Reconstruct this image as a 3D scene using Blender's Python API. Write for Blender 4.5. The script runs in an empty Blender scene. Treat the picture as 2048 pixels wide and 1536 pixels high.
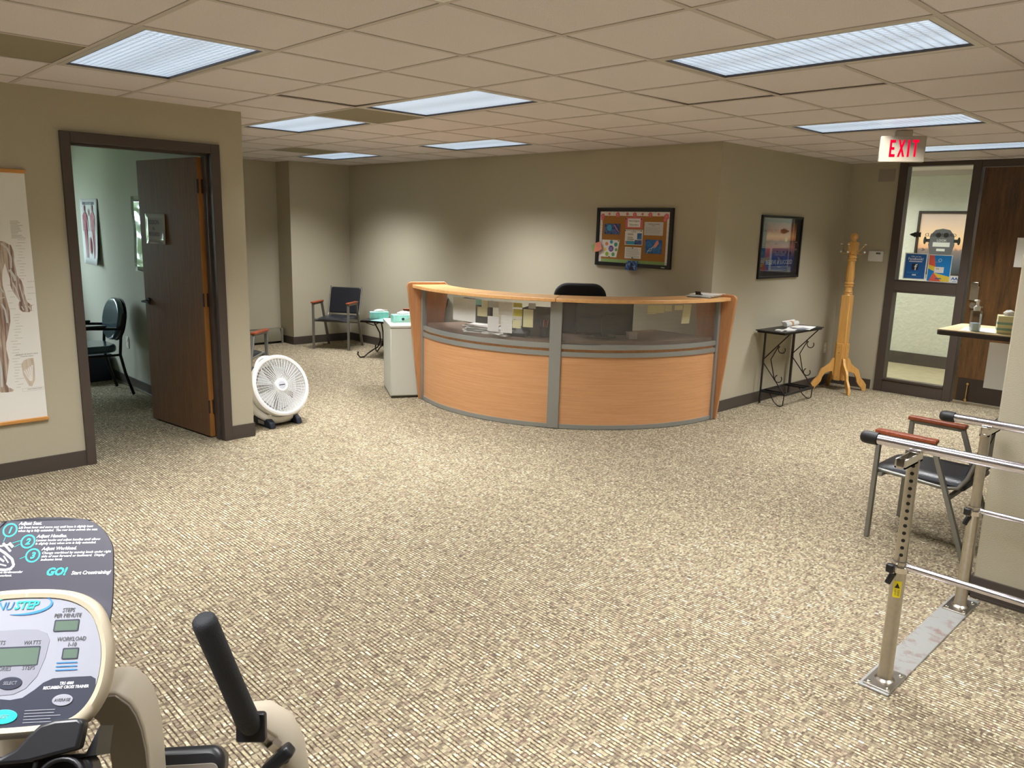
import bpy, math, random
from mathutils import Vector, Matrix
random.seed(7)
PI = math.pi
S = bpy.context.scene
COL = S.collection

# ------------------------------------------------------------------ camera
CH = 1.6753                      # camera height
YAW, PITCH, ROLL = 0.79666, 0.20043, 0.026339
def cam_axes():
    f = Vector((math.cos(YAW)*math.cos(PITCH), math.sin(YAW)*math.cos(PITCH), -math.sin(PITCH)))
    r = Vector((math.sin(YAW), -math.cos(YAW), 0)); u = r.cross(f)
    c, s = math.cos(ROLL), math.sin(ROLL)
    return c*r+s*u, -s*r+c*u, f
CR, CU, CF = cam_axes()
cam = bpy.data.objects.new('camera', bpy.data.cameras.new('camera'))
COL.objects.link(cam)
cam.matrix_world = Matrix(((CR.x, CU.x, -CF.x, 0), (CR.y, CU.y, -CF.y, 0), (CR.z, CU.z, -CF.z, CH), (0, 0, 0, 1)))
cam.data.sensor_width = 36; cam.data.lens = 36*1556.06/2048; cam.data.clip_start = 0.02
S.camera = cam
# ------------------------------------------------------------------ world, exposure
W = bpy.data.worlds.new('world'); S.world = W; W.use_nodes = True
bg = W.node_tree.nodes['Background']; bg.inputs[0].default_value = (0.72, 0.86, 1.0, 1); bg.inputs[1].default_value = 20.0
S.view_settings.view_transform = 'Standard'; S.view_settings.look = 'None'
S.view_settings.gamma = 1; S.view_settings.use_curve_mapping = False
S.view_settings.exposure = 0.0
LAMP_W = 37.0                    # watts per ceiling fixture
LAMP_COL = (0.985, 0.985, 1.0)
LAMP_SPREAD = 1.85
# daylight through the exam room's window (portal) is placed with that room's lights
def area(name, loc, sx, sy, power, col, rot=(0, 0, 0), spread=PI, parent=None, portal=False):
    l = bpy.data.lights.new(name, 'AREA'); l.shape = 'RECTANGLE'; l.size = sx; l.size_y = sy
    l.energy = power; l.color = col; l.spread = spread
    o = bpy.data.objects.new(name, l); COL.objects.link(o); o.location = loc; o.rotation_euler = rot
    if parent: o.parent = parent
    if portal: l.cycles.is_portal = True
    return o
area('window_portal', (1.35, 9.80, 1.5), 1.5, 1.3, 1, (1, 1, 1), rot=(-PI/2, 0, 0), portal=True)

# ------------------------------------------------------------------ colours & materials
def lin(h, g=1.0):
    h = h.lstrip('#'); v = [int(h[i:i+2], 16)/255 for i in (0, 2, 4)]
    return tuple((x/12.92 if x <= .04045 else ((x+.055)/1.055)**2.4)*g for x in v)+(1,)
class NT:
    def __init__(s, name):
        s.m = bpy.data.materials.new(name); s.m.use_nodes = True; s.t = s.m.node_tree
        s.n = s.t.nodes; s.p = s.n['Principled BSDF']; s.out = s.n['Material Output']
    def new(s, t, **k):
        x = s.n.new(t)
        for a, b in k.items(): setattr(x, a, b)
        return x
    def link(s, a, b): s.t.links.new(a, b)
    def val(s, sock, v):
        if hasattr(v, 'links'): s.link(v, sock)
        else: sock.default_value = v
    def math(s, op, a, b=None, c=None):
        x = s.new('ShaderNodeMath', operation=op); s.val(x.inputs[0], a)
        if b is not None: s.val(x.inputs[1], b)
        if c is not None: s.val(x.inputs[2], c)
        return x.outputs[0]
    def mix(s, f, a, b, bt='MIX'):
        x = s.new('ShaderNodeMixRGB', blend_type=bt); s.val(x.inputs[0], f); s.val(x.inputs[1], a); s.val(x.inputs[2], b); return x.outputs[0]
    def coord(s, scale=(1, 1, 1), rot=(0, 0, 0), kind='Object'):
        tc = s.new('ShaderNodeTexCoord'); mp = s.new('ShaderNodeMapping'); s.link(tc.outputs[kind], mp.inputs[0])
        mp.inputs['Scale'].default_value = scale; mp.inputs['Rotation'].default_value = rot; return mp.outputs[0]
    def noise(s, vec, scale, detail=2, rough=.5):
        x = s.new('ShaderNodeTexNoise'); s.link(vec, x.inputs['Vector']); x.inputs['Scale'].default_value = scale
        x.inputs['Detail'].default_value = detail; x.inputs['Roughness'].default_value = rough; return x.outputs[0]
    def bump(s, h, dist, strength=1.0):
        b = s.new('ShaderNodeBump'); b.inputs['Strength'].default_value = strength; b.inputs['Distance'].default_value = dist
        s.link(h, b.inputs['Height']); s.link(b.outputs[0], s.p.inputs['Normal'])
def mat(name, col, rough=.5, metal=0, nz=None, var=.08, bump=None, spec=None, coat=None, emit=None, estr=1):
    k = NT(name); c = lin(col) if isinstance(col, str) else col
    k.p.inputs['Base Color'].default_value = c; k.p.inputs['Roughness'].default_value = rough; k.p.inputs['Metallic'].default_value = metal
    if spec is not None: k.p.inputs['Specular IOR Level'].default_value = spec
    if coat: k.p.inputs['Coat Weight'].default_value = coat; k.p.inputs['Coat Roughness'].default_value = .05
    if nz:
        v = k.noise(k.coord(), nz, 3)
        r = k.mix(v, tuple(x*(1-var) for x in c[:3])+(1,), tuple(min(1, x*(1+var)) for x in c[:3])+(1,)); k.link(r, k.p.inputs['Base Color'])
    if bump: k.bump(k.noise(k.coord(), bump[0], 2), bump[1])
    if emit: k.p.inputs['Emission Color'].default_value = lin(emit); k.p.inputs['Emission Strength'].default_value = estr
    return k.m
def wood(name, c1, c2, rough=.35, axis='x', scale=3, stretch=14, coat=0):
    k = NT(name); sc = {'h': (1.2, 1.2, 40), 'x': (1, stretch, stretch), 'y': (stretch, 1, stretch), 'z': (stretch, stretch, 1)}[axis]
    v = k.coord(sc); n1 = k.noise(v, scale, 5, .6); n2 = k.noise(v, scale*7, 3, .6)
    f = k.math('ADD', k.math('MULTIPLY', n1, .65), k.math('MULTIPLY', n2, .35))
    cr = k.new('ShaderNodeValToRGB'); k.link(f, cr.inputs[0]); cr.color_ramp.elements[0].position = .36; cr.color_ramp.elements[1].position = .64
    cr.color_ramp.elements[0].color = lin(c1); cr.color_ramp.elements[1].color = lin(c2)
    k.link(cr.outputs[0], k.p.inputs['Base Color']); k.p.inputs['Roughness'].default_value = rough
    if coat: k.p.inputs['Coat Weight'].default_value = coat; k.p.inputs['Coat Roughness'].default_value = .15
    return k.m

def carpet():
    k = NT('carpet'); v = k.coord(); sp = k.new('ShaderNodeSeparateXYZ'); k.link(v, sp.inputs[0])
    wob = k.math('ADD', k.math('MULTIPLY', k.math('SUBTRACT', k.noise(v, 6, 2), .5), .006), k.math('MULTIPLY', k.math('SUBTRACT', k.noise(v, 75, 2), .5), .007))
    PX, PY = .0165, .0085
    u = k.math('DIVIDE', k.math('ADD', sp.outputs[0], wob), PX); i = k.math('FLOOR', u)
    wn = k.new('ShaderNodeTexWhiteNoise', noise_dimensions='1D'); k.link(i, wn.inputs['W'])
    w = k.math('ADD', k.math('DIVIDE', k.math('ADD', sp.outputs[1], wob), PY), k.math('MULTIPLY', wn.outputs[0], 7.0)); j = k.math('FLOOR', w)
    cb = k.new('ShaderNodeCombineXYZ'); k.link(i, cb.inputs[0]); k.link(j, cb.inputs[1])
    cell = k.new('ShaderNodeTexWhiteNoise', noise_dimensions='3D'); k.link(cb.outputs[0], cell.inputs[0])
    # yarn runs: colour changes every few loops along the rib
    j3 = k.math('FLOOR', k.math('DIVIDE', k.math('ADD', w, k.math('MULTIPLY', wn.outputs[0], 31.)), 3.3)); cb3 = k.new('ShaderNodeCombineXYZ'); k.link(i, cb3.inputs[0]); k.link(j3, cb3.inputs[1]); cb3.inputs[2].default_value = 5
    run = k.new('ShaderNodeTexWhiteNoise', noise_dimensions='3D'); k.link(cb3.outputs[0], run.inputs[0])
    rowv = k.noise(k.coord((48, 2.2, 1)), 1.0, 3, .7)          # rows vary slightly along the weave
    f = k.math('ADD', k.math('ADD', k.math('MULTIPLY', run.outputs[0], .24), k.math('MULTIPLY', cell.outputs[0], .46)), k.math('MULTIPLY', rowv, .30))
    cr = k.new('ShaderNodeValToRGB'); k.link(f, cr.inputs[0]); e = cr.color_ramp.elements
    e[0].position = .16; e[0].color = lin('#65584b', .82); e[1].position = .84; e[1].color = lin('#e8dec4', .93)
    for pos, c in ((.32, '#8f826d'), (.50, '#ab9f83'), (.68, '#c6bb99')):
        x = e.new(pos); x.color = lin(c, .80)
    tint = k.noise(v, 19, 2); hue = k.mix(k.math('MULTIPLY', k.math('GREATER_THAN', tint, .56), .16), cr.outputs[0], lin('#a38579'))
    fu = k.math('FRACT', u); fw = k.math('FRACT', w)
    hu = k.math('SINE', k.math('MULTIPLY', fu, PI)); hw = k.math('SINE', k.math('MULTIPLY', fw, PI))
    h = k.math('MULTIPLY', k.math('POWER', hu, .6), k.math('ADD', .55, k.math('MULTIPLY', hw, .45)))
    yarn = k.math('ADD', .78, k.math('MULTIPLY', k.noise(v, 420, 2, .7), .44))
    hue = k.mix(1.0, hue, yarn, 'MULTIPLY')
    # shade in the valleys between ribs painted as dark yarn, in broken dashes
    amt = k.math('MINIMUM', 1.0, k.math('MAXIMUM', .0, k.math('MULTIPLY', k.math('SUBTRACT', run.outputs[0], .10), 2.2)))
    valley = k.math('MINIMUM', 1.0, k.math('MAXIMUM', .0, k.math('MULTIPLY', k.math('SUBTRACT', .70, hu), 3.0)))
    colr = k.mix(k.math('MULTIPLY', k.math('MULTIPLY', valley, amt), .92), hue, lin('#43342a'))
    k.link(colr, k.p.inputs['Base Color']); k.p.inputs['Roughness'].default_value = .95; k.p.inputs['Specular IOR Level'].default_value = .15
    k.bump(h, .004, .8)
    return k.m
def ceiling_tile_mat():
    k = NT('ceiling_tile'); v = k.coord(kind='Object'); n = k.noise(v, 260, 2, .7); n2 = k.noise(v, 60, 3, .7)
    cr = k.new('ShaderNodeValToRGB'); k.link(n, cr.inputs[0]); cr.color_ramp.elements[0].position = .30; cr.color_ramp.elements[1].position = .42
    cr.color_ramp.elements[0].color = lin('#aaa19f'); cr.color_ramp.elements[1].color = lin('#ddd5d5')
    k.link(cr.outputs[0], k.p.inputs['Base Color']); k.p.inputs['Roughness'].default_value = .95
    k.bump(n2, .002, .5); return k.m
def lens_mat(name, sx, sy, col, s0, s1):
    # prismatic acrylic lens in front of the tubes: a square cell pattern that glows
    k = NT(name); v = k.coord(); sp = k.new('ShaderNodeSeparateXYZ'); k.link(v, sp.inputs[0])
    a = k.math('ABSOLUTE', k.math('SUBTRACT', k.math('FRACT', k.math('DIVIDE', sp.outputs[0], .030)), .5))
    b = k.math('ABSOLUTE', k.math('SUBTRACT', k.math('FRACT', k.math('DIVIDE', sp.outputs[1], .042)), .5))
    g = k.math('MULTIPLY', k.math('SUBTRACT', 1.0, k.math('POWER', k.math('MULTIPLY', a, 2.), 3.)), k.math('SUBTRACT', 1.0, k.math('POWER', k.math('MULTIPLY', b, 2.), 3.)))
    # two tubes behind
    g = k.math('SUBTRACT', 1.0, k.math('MULTIPLY', .8, k.math('MAXIMUM', k.math('POWER', k.math('MULTIPLY', a, 2.), 2.5), k.math('POWER', k.math('MULTIPLY', b, 2.), 2.5))))
    t = k.math('ABSOLUTE', k.math('SUBTRACT', k.math('ABSOLUTE', sp.outputs[0]), .15))
    tube = k.math('SUBTRACT', 1.0, k.math('MULTIPLY', t, 2.2))
    e = k.math('ADD', s0, k.math('MULTIPLY', k.math('MULTIPLY', g, tube), s1))
    k.p.inputs['Base Color'].default_value = (.5, .5, .52, 1); k.p.inputs['Emission Color'].default_value = col
    k.link(e, k.p.inputs['Emission Strength']); k.p.inputs['Roughness'].default_value = .4
    return k.m
def glass_mat(name, tint=(1, 1, 1, 1), refl=.5):
    k = NT(name); tr = k.new('ShaderNodeBsdfTransparent'); tr.inputs[0].default_value = tint
    gl = k.new('ShaderNodeBsdfGlossy'); gl.inputs['Roughness'].default_value = .02
    lw = k.new('ShaderNodeLayerWeight'); lw.inputs[0].default_value = .5
    fr = k.math('ADD', .04, k.math('MULTIPLY', k.math('POWER', lw.outputs['Facing'], 5.0), .96))   # Schlick, same from both sides
    mx = k.new('ShaderNodeMixShader'); k.link(k.math('MULTIPLY', fr, refl), mx.inputs[0]); k.link(tr.outputs[0], mx.inputs[1]); k.link(gl.outputs[0], mx.inputs[2])
    k.link(mx.outputs[0], k.out.inputs[0]); return k.m
def acrylic_mat():
    k = NT('ribbed_acrylic'); tr = k.new('ShaderNodeBsdfTransparent'); tr.inputs[0].default_value = (.97, .97, .97, 1)
    gl = k.new('ShaderNodeBsdfGlossy'); gl.inputs['Roughness'].default_value = .22; gl.inputs[0].default_value = (.8, .8, .8, 1)
    df = k.new('ShaderNodeBsdfDiffuse'); df.inputs[0].default_value = (.35, .35, .35, 1)
    v = k.coord((1, 1, 60)); n = k.noise(v, 6, 2)
    b = k.new('ShaderNodeBump'); b.inputs['Distance'].default_value = .002; b.inputs['Strength'].default_value = .6; k.link(n, b.inputs['Height']); k.link(b.outputs[0], gl.inputs['Normal'])
    m1 = k.new('ShaderNodeMixShader'); m1.inputs[0].default_value = .55; k.link(df.outputs[0], m1.inputs[1]); k.link(gl.outputs[0], m1.inputs[2])
    m2 = k.new('ShaderNodeMixShader'); k.link(k.math('ADD', .02, k.math('MULTIPLY', n, .20)), m2.inputs[0]); k.link(tr.outputs[0], m2.inputs[1]); k.link(m1.outputs[0], m2.inputs[2])
    k.link(m2.outputs[0], k.out.inputs[0]); return k.m
def streak(name, cols, scale=(20, 60, 20), rough=.5):
    k = NT(name); n = k.noise(k.coord(scale), 2.5, 4, .65); cr = k.new('ShaderNodeValToRGB'); k.link(n, cr.inputs[0])
    e = cr.color_ramp.elements; e[0].position = .3; e[0].color = lin(cols[0]); e[1].position = .7; e[1].color = lin(cols[-1])
    for i, c in enumerate(cols[1:-1]): x = e.new(.3+.4*(i+1)/(len(cols)-1)); x.color = lin(c)
    k.link(cr.outputs[0], k.p.inputs['Base Color']); k.p.inputs['Roughness'].default_value = rough; return k.m

M = {}
def P(key, *a, **k): M[key] = mat(key, *a, **k)
P('wall', '#b5ae98', .85, bump=(220, .0012)); P('wall_exam', '#b3b1a0', .85, bump=(220, .0012))
P('base', '#4a423c', .45); P('frame_brown', '#4a403a', .45); P('grid', '#c2b9b2', .6); P('slab', '#8a8070', .9)
P('blank_tile', '#8f8770', .8); M['tile'] = ceiling_tile_mat(); M['carpet'] = carpet()
M['lens'] = lens_mat('lens', 0, 0, (.60, .79, 1, 1), .15, .85)
P('fixture', '#cfcabf', .35, .2); P('fixture_trim', '#d9d2c6', .3, .5); P('black', '#17171a', .4); P('vinyl', '#1f2126', .32, bump=(90, .001))
P('blackplastic', '#1b1b1e', .38); P('foam', '#202226', .75, bump=(400, .001)); P('leg_grey', '#83827b', .38, .55)
P('silver', '#9b9d98', .42, .45); P('chrome', '#d8d4cc', .13, 1); P('steel', '#b9b3a8', .28, 1, nz=60, var=.12); P('alum', '#d7d4de', .2, 1)
M['beech'] = wood('beech', '#c58f5f', '#d4a072', .38, 'h', 2.2, 16); M['beech_z'] = wood('beech_z', '#bd8455', '#cd9668', .4, 'z', 3, 16)
M['beech_top'] = wood('beech_top', '#d6a065', '#e6b67c', .3, 'x', 3, 14); M['oak'] = wood('oak', '#d29a4e', '#e3b268', .33, 'z', 4, 14)
M['armwood'] = wood('armwood', '#7c3a22', '#9c5030', .35, 'x', 4, 14); M['walnut'] = wood('walnut', '#3c2916', '#6b4a26', .35, 'z', 2.2, 10)
M['leaf'] = wood('door_leaf', '#62442a', '#7b5530', .6, 'z', 3, 16); M['leafedge'] = wood('door_edge', '#9d6a36', '#b57e42', .4, 'z', 3, 16)
P('cabinet', '#c9cbbf', .5); P('white', '#e8e8e2', .55); P('paper', '#e9e8e2', .8); P('cream', '#e4dfae', .8); P('yellow', '#d3c63f', .8); P('teal', '#7fc9bb', .7)
P('greypaper', '#c9cac6', .8); P('teal_box', '#8fd0c4', .5, nz=30, var=.2); P('iron', '#2a201a', .35, .7); P('screen', '#0d0f12', .15); P('dark_brown', '#332a26', .5)
P('fanwhite', '#eeeeea', .35); P('fangrey', '#b9bcc2', .35); P('navy', '#1c2434', .5); P('fan_dark', '#3a3a3a', .6)
P('ink', '#4a4a4c', .7); P('inklight', '#a9a7a2', .8); P('red_ink', '#8d3038', .7); P('printteal', '#21c9bf', .5); P('printwhite', '#f2f2f4', .5); P('printblue', '#2a7bd8', .5)
P('console_beige', '#b1a58e', .4); P('console_grey', '#8e9099', .5); P('console_navy', '#2b2e3c', .45); P('board_navy', '#34333f', .4); P('lcd', '#5d6d61', .2); P('console_light', '#80818b', .5)
P('machine_beige', '#aba18e', .5); P('cork', '#a8743a', .9, nz=180, var=.25); P('pink', '#d9707a', .7); P('salmon', '#e8927c', .6, nz=30, var=.2)
P('fl_white', '#dcd9d2', .7); P('green', '#8fae6b', .7); P('rubber', '#161616', .6); P('brass', '#d9bd86', .22, 1)
P('red_led', '#3a0008', .9, spec=0, emit='#ff0836', estr=1.05); P('sign', '#a89c88', .6); P('thermo', '#dddbd8', .45); P('plate', '#9f948a', .6); P('ivory', '#d8d3bd', .5)
P('heater', '#77725f', .5); P('hallwall', '#cfd0c4', .8, nz=14, var=.08, bump=(25, .006)); P('hall_floor', '#b7ab8c', .3, nz=9, var=.3); P('vinyl_letter', '#2b2a28', .5)
P('blue_poster', '#1d5ea8', .35); P('sky_blue', '#1787d6', .35); P('coral', '#e8654f', .35); P('pyellow', '#ecd04a', .35); P('pgreen', '#61a860', .6); P('porange', '#e88a5c', .6)
P('pblue', '#3f9fc4', .6); P('ptealc', '#3b9c8c', .6); P('ppurple', '#6b4fa0', .6); P('plime', '#98bb3d', .6); P('exam_vinyl', '#3e5560', .22, coat=.4); P('blackmetal', '#0f1013', .3, .3)
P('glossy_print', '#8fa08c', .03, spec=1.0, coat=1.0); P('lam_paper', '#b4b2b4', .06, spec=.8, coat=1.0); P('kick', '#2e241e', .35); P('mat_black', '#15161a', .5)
P('desk_surface', '#6b5442', .45); P('laminate', '#d8c69a', .35); P('clearplastic', '#dfe6ea', .1); P('kraft', '#b98f5c', .7); P('mint', '#8eb3a0', .5); P('warn', '#e8d51c', .5); P('pane_black', '#202022', .3); P('rodwood', '#c98f4a', .4)
P('foliage', '#74805f', .8, nz=12, var=.5); P('desk_dark', '#3a2f2a', .5); P('binoc', '#55565a', .5); P('tape', '#d9dadb', .3)
M['glass'] = glass_mat('glass', (.96, .98, .96, 1), .55); M['picture_glass'] = glass_mat('picture_glass', (.96, .97, .97, 1), 1.7); M['acrylic'] = acrylic_mat(); M['clear'] = glass_mat('clear_bottle', (.9, .94, .95, 1), 1.2)
M['muscle'] = streak('muscle', ['#5f4a44', '#93796c', '#c9bba9', '#7d6257'], (26, 1, 9)); M['muscle2'] = streak('muscle_red', ['#7b2c3a', '#a84a55', '#8a3a48'], (26, 9, 9))
M['bonefoot'] = streak('bonefoot', ['#a08c7c', '#d8cdbb', '#b9a794'], (60, 1, 20))
M['sunset'] = streak('brain_print', ['#141c34', '#27406f', '#5a6fb0', '#2a2440'], (12, 12, 12)); M['dna'] = streak('dna_print', ['#1b4a86', '#2d6cb4', '#3f86c8'], (8, 8, 8))
M['floral'] = streak('floral', ['#2d3138', '#e9e4dc', '#eeeae4', '#d9dcd4'], (70, 70, 70), .7); M['bluefig'] = streak('bluefig', ['#0d1a3a', '#2b5aa0', '#a8c8e8'], (16, 16, 16))
def rusty():
    k = NT('rusty_steel'); v = k.coord(); n = k.noise(v, 14, 4, .7); cr = k.new('ShaderNodeValToRGB'); k.link(n, cr.inputs[0])
    e = cr.color_ramp.elements; e[0].position = .52; e[0].color = lin('#a9aaa6'); e[1].position = .74; e[1].color = lin('#8d6d60')
    k.link(cr.outputs[0], k.p.inputs['Base Color']); k.p.inputs['Metallic'].default_value = .55; k.p.inputs['Roughness'].default_value = .42; k.bump(n, .001); return k.m
M['rusty'] = rusty()
def sky_print(name, stops, axis=1, lo=0, hi=1):
    # a printed picture whose bands run across the sheet (object coordinates, 0 at its bottom)
    k = NT(name); v = k.coord(); sp = k.new('ShaderNodeSeparateXYZ'); k.link(v, sp.inputs[0])
    t = k.math('DIVIDE', k.math('SUBTRACT', sp.outputs[axis], lo), hi-lo); n = k.noise(v, 30, 3)
    t = k.math('ADD', t, k.math('MULTIPLY', k.math('SUBTRACT', n, .5), .06))
    cr = k.new('ShaderNodeValToRGB'); k.link(t, cr.inputs[0]); e = cr.color_ramp.elements
    e[0].position = stops[0][0]; e[0].color = lin(stops[0][1]); e[1].position = stops[-1][0]; e[1].color = lin(stops[-1][1])
    for p_, c_ in stops[1:-1]: x = e.new(p_); x.color = lin(c_)
    k.link(cr.outputs[0], k.p.inputs['Base Color']); k.p.inputs['Roughness'].default_value = .6; return k.m

# ------------------------------------------------------------------ mesh helpers
class B:
    def __init__(s): s.v = []; s.f = []
    def add(s, vs, fs):
        o = len(s.v); s.v += [tuple(v) for v in vs]; s.f += [tuple(i+o for i in f) for f in fs]; return s
    def box(s, x0, x1, y0, y1, z0, z1):
        return s.add([(x0,y0,z0),(x1,y0,z0),(x1,y1,z0),(x0,y1,z0),(x0,y0,z1),(x1,y0,z1),(x1,y1,z1),(x0,y1,z1)],
                     [(0,3,2,1),(4,5,6,7),(0,1,5,4),(1,2,6,5),(2,3,7,6),(3,0,4,7)])
    def bar(s, p0, p1, w, d, up=(0, 0, 1)):
        p0, p1 = Vector(p0), Vector(p1); t = (p1-p0).normalized(); up = Vector(up)
        if abs(t.dot(up)) > .95: up = Vector((1, 0, 0))
        a = t.cross(up).normalized(); b = a.cross(t).normalized(); vs = []
        for p in (p0, p1):
            for i, j in ((-1, -1), (1, -1), (1, 1), (-1, 1)): vs.append(p+a*i*w/2+b*j*d/2)
        return s.add(vs, [(0,3,2,1),(4,5,6,7),(0,1,5,4),(1,2,6,5),(2,3,7,6),(3,0,4,7)])
    def tube(s, path, r, n=10, closed=False, cap=True, flat=1.0):
        path = [Vector(p) for p in path]; m = len(path); rr = r if isinstance(r, (list, tuple)) else [r]*m
        prev = None; rings = []
        for i, p in enumerate(path):
            if closed: t = path[(i+1) % m]-path[i-1]
            else: t = path[min(i+1, m-1)]-path[max(i-1, 0)]
            t.normalize()
            if prev is None: a = t.orthogonal().normalized()
            else:
                a = prev-t*prev.dot(t); a = a.normalized() if a.length > 1e-6 else t.orthogonal().normalized()
            prev = a; b = t.cross(a)
            rings.append([p+(a*math.cos(2*PI*k/n)+b*math.sin(2*PI*k/n)*flat)*rr[i] for k in range(n)])
        vs = [v for ring in rings for v in ring]; fs = []
        for i in range(m if closed else m-1):
            j = (i+1) % m
            for k in range(n): fs.append((i*n+k, i*n+(k+1) % n, j*n+(k+1) % n, j*n+k))
        if cap and not closed: fs.append(tuple(reversed(range(n)))); fs.append(tuple(range((m-1)*n, m*n)))
        return s.add(vs, fs)
    def cyl(s, p0, p1, r0, r1=None, n=20): return s.tube([p0, p1], [r0, r1 if r1 is not None else r0], n)
    def lathe(s, prof, o=(0, 0, 0), ax=(0, 0, 1), n=28):
        o = Vector(o); ax = Vector(ax).normalized(); a = ax.orthogonal().normalized(); b = ax.cross(a)
        vs = []; fs = []; m = len(prof)
        for r, h in prof:
            for k in range(n): vs.append(o+ax*h+(a*math.cos(2*PI*k/n)+b*math.sin(2*PI*k/n))*max(r, 1e-4))
        for i in range(m-1):
            for k in range(n): fs.append((i*n+k, i*n+(k+1) % n, (i+1)*n+(k+1) % n, (i+1)*n+k))
        fs.append(tuple(reversed(range(n)))); fs.append(tuple(range((m-1)*n, m*n)))
        return s.add(vs, fs)
    def prism(s, pts, o=(0,0,0), x=(1,0,0), y=(0,1,0), z=(0,0,1), t=.01, z0=0.):
        o, x, y, z = map(Vector, (o, x, y, z)); n = len(pts)
        vs = [o+x*p[0]+y*p[1]+z*z0 for p in pts]+[o+x*p[0]+y*p[1]+z*(z0+t) for p in pts]
        fs = [tuple(reversed(range(n))), tuple(range(n, 2*n))]+[(i, (i+1) % n, n+(i+1) % n, n+i) for i in range(n)]
        return s.add(vs, fs)
    def sphere(s, c, r, n=16, m=10, sc=(1, 1, 1)):
        vs = []; fs = []
        for i in range(m+1):
            th = PI*i/m
            for k in range(n): vs.append((c[0]+r*sc[0]*math.sin(th)*math.cos(2*PI*k/n), c[1]+r*sc[1]*math.sin(th)*math.sin(2*PI*k/n), c[2]+r*sc[2]*math.cos(th)))
        for i in range(m):
            for k in range(n): fs.append((i*n+k, (i+1)*n+k, (i+1)*n+(k+1) % n, i*n+(k+1) % n))
        return s.add(vs, fs)
    def arcband(s, c, r0, r1, z0, z1, a0, a1, n=40):
        vs = []; fs = []
        for i in range(n+1):
            a = math.radians(a0+(a1-a0)*i/n); ca, sa = math.cos(a), math.sin(a)
            for r, z in ((r0, z0), (r1, z0), (r1, z1), (r0, z1)): vs.append((c[0]+r*ca, c[1]+r*sa, z))
        for i in range(n):
            for k in range(4): fs.append((i*4+k, i*4+(k+1) % 4, (i+1)*4+(k+1) % 4, (i+1)*4+k))
        fs.append((0, 1, 2, 3)); fs.append(tuple(n*4+k for k in (3, 2, 1, 0)))
        return s.add(vs, fs)
    def build(s, name, m, parent=None, smooth=None, bevel=0, seg=2, sub=0):
        me = bpy.data.meshes.new(name); me.from_pydata(s.v, [], s.f)
        import bmesh
        bm = bmesh.new(); bm.from_mesh(me); bmesh.ops.recalc_face_normals(bm, faces=bm.faces[:]); bm.to_mesh(me); bm.free()
        me.materials.append(M[m] if isinstance(m, str) else m); me.update()
        if smooth: 
            me.polygons.foreach_set('use_smooth', [True]*len(me.polygons)); me.set_sharp_from_angle(angle=math.radians(smooth))
        o = bpy.data.objects.new(name, me); COL.objects.link(o)
        if parent: o.parent = parent
        if bevel:
            b = o.modifiers.new('bevel', 'BEVEL'); b.width = bevel; b.segments = seg; b.limit_method = 'ANGLE'; b.angle_limit = math.radians(40)
            me.polygons.foreach_set('use_smooth', [True]*len(me.polygons)); me.set_sharp_from_angle(angle=math.radians(60)); b.harden_normals = False
        if sub:
            u = o.modifiers.new('sub', 'SUBSURF'); u.levels = sub; u.render_levels = sub
        return o
def rrect(w, h, r, n=5, cx=0, cy=0):
    p = []
    for sx, sy, a0 in ((1, 1, 0), (-1, 1, 90), (-1, -1, 180), (1, -1, 270)):
        for i in range(n+1):
            a = math.radians(a0+90*i/n); p.append((cx+sx*(w/2-r)+r*math.cos(a), cy+sy*(h/2-r)+r*math.sin(a)))
    return p
def ell(cx, cy, rx, ry, n=28): return [(cx+rx*math.cos(2*PI*i/n), cy+ry*math.sin(2*PI*i/n)) for i in range(n)]
def tag(o, label=None, cat=None, group=None, kind=None):
    if label: o['label'] = label
    if cat: o['category'] = cat
    if group: o['group'] = group
    if kind: o['kind'] = kind
    return o
def empty(name, loc=(0, 0, 0), rz=0, label=None, cat=None, group=None, kind=None, mtx=None, size=.1):
    o = bpy.data.objects.new(name, None); COL.objects.link(o); o.empty_display_size = size
    if mtx: o.matrix_world = mtx
    else: o.location = loc; o.rotation_euler = (0, 0, rz)
    return tag(o, label, cat, group, kind)
def frm(o, x, y):
    x = Vector(x).normalized(); y = Vector(y).normalized(); z = x.cross(y)
    return Matrix(((x.x, y.x, z.x, o[0]), (x.y, y.y, z.y, o[1]), (x.z, y.z, z.z, o[2]), (0, 0, 0, 1)))
def FX(x, y, z): return frm((x, y, z), (1, 0, 0), (0, 0, 1))     # on a wall that faces -Y
def FY(x, y, z): return frm((x, y, z), (0, -1, 0), (0, 0, 1))    # on a wall that faces -X
def copy_tree(o, parent=None):
    c = o.copy(); COL.objects.link(c); c.parent = parent
    for ch in list(o.children): copy_tree(ch, c)
    return c
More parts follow.
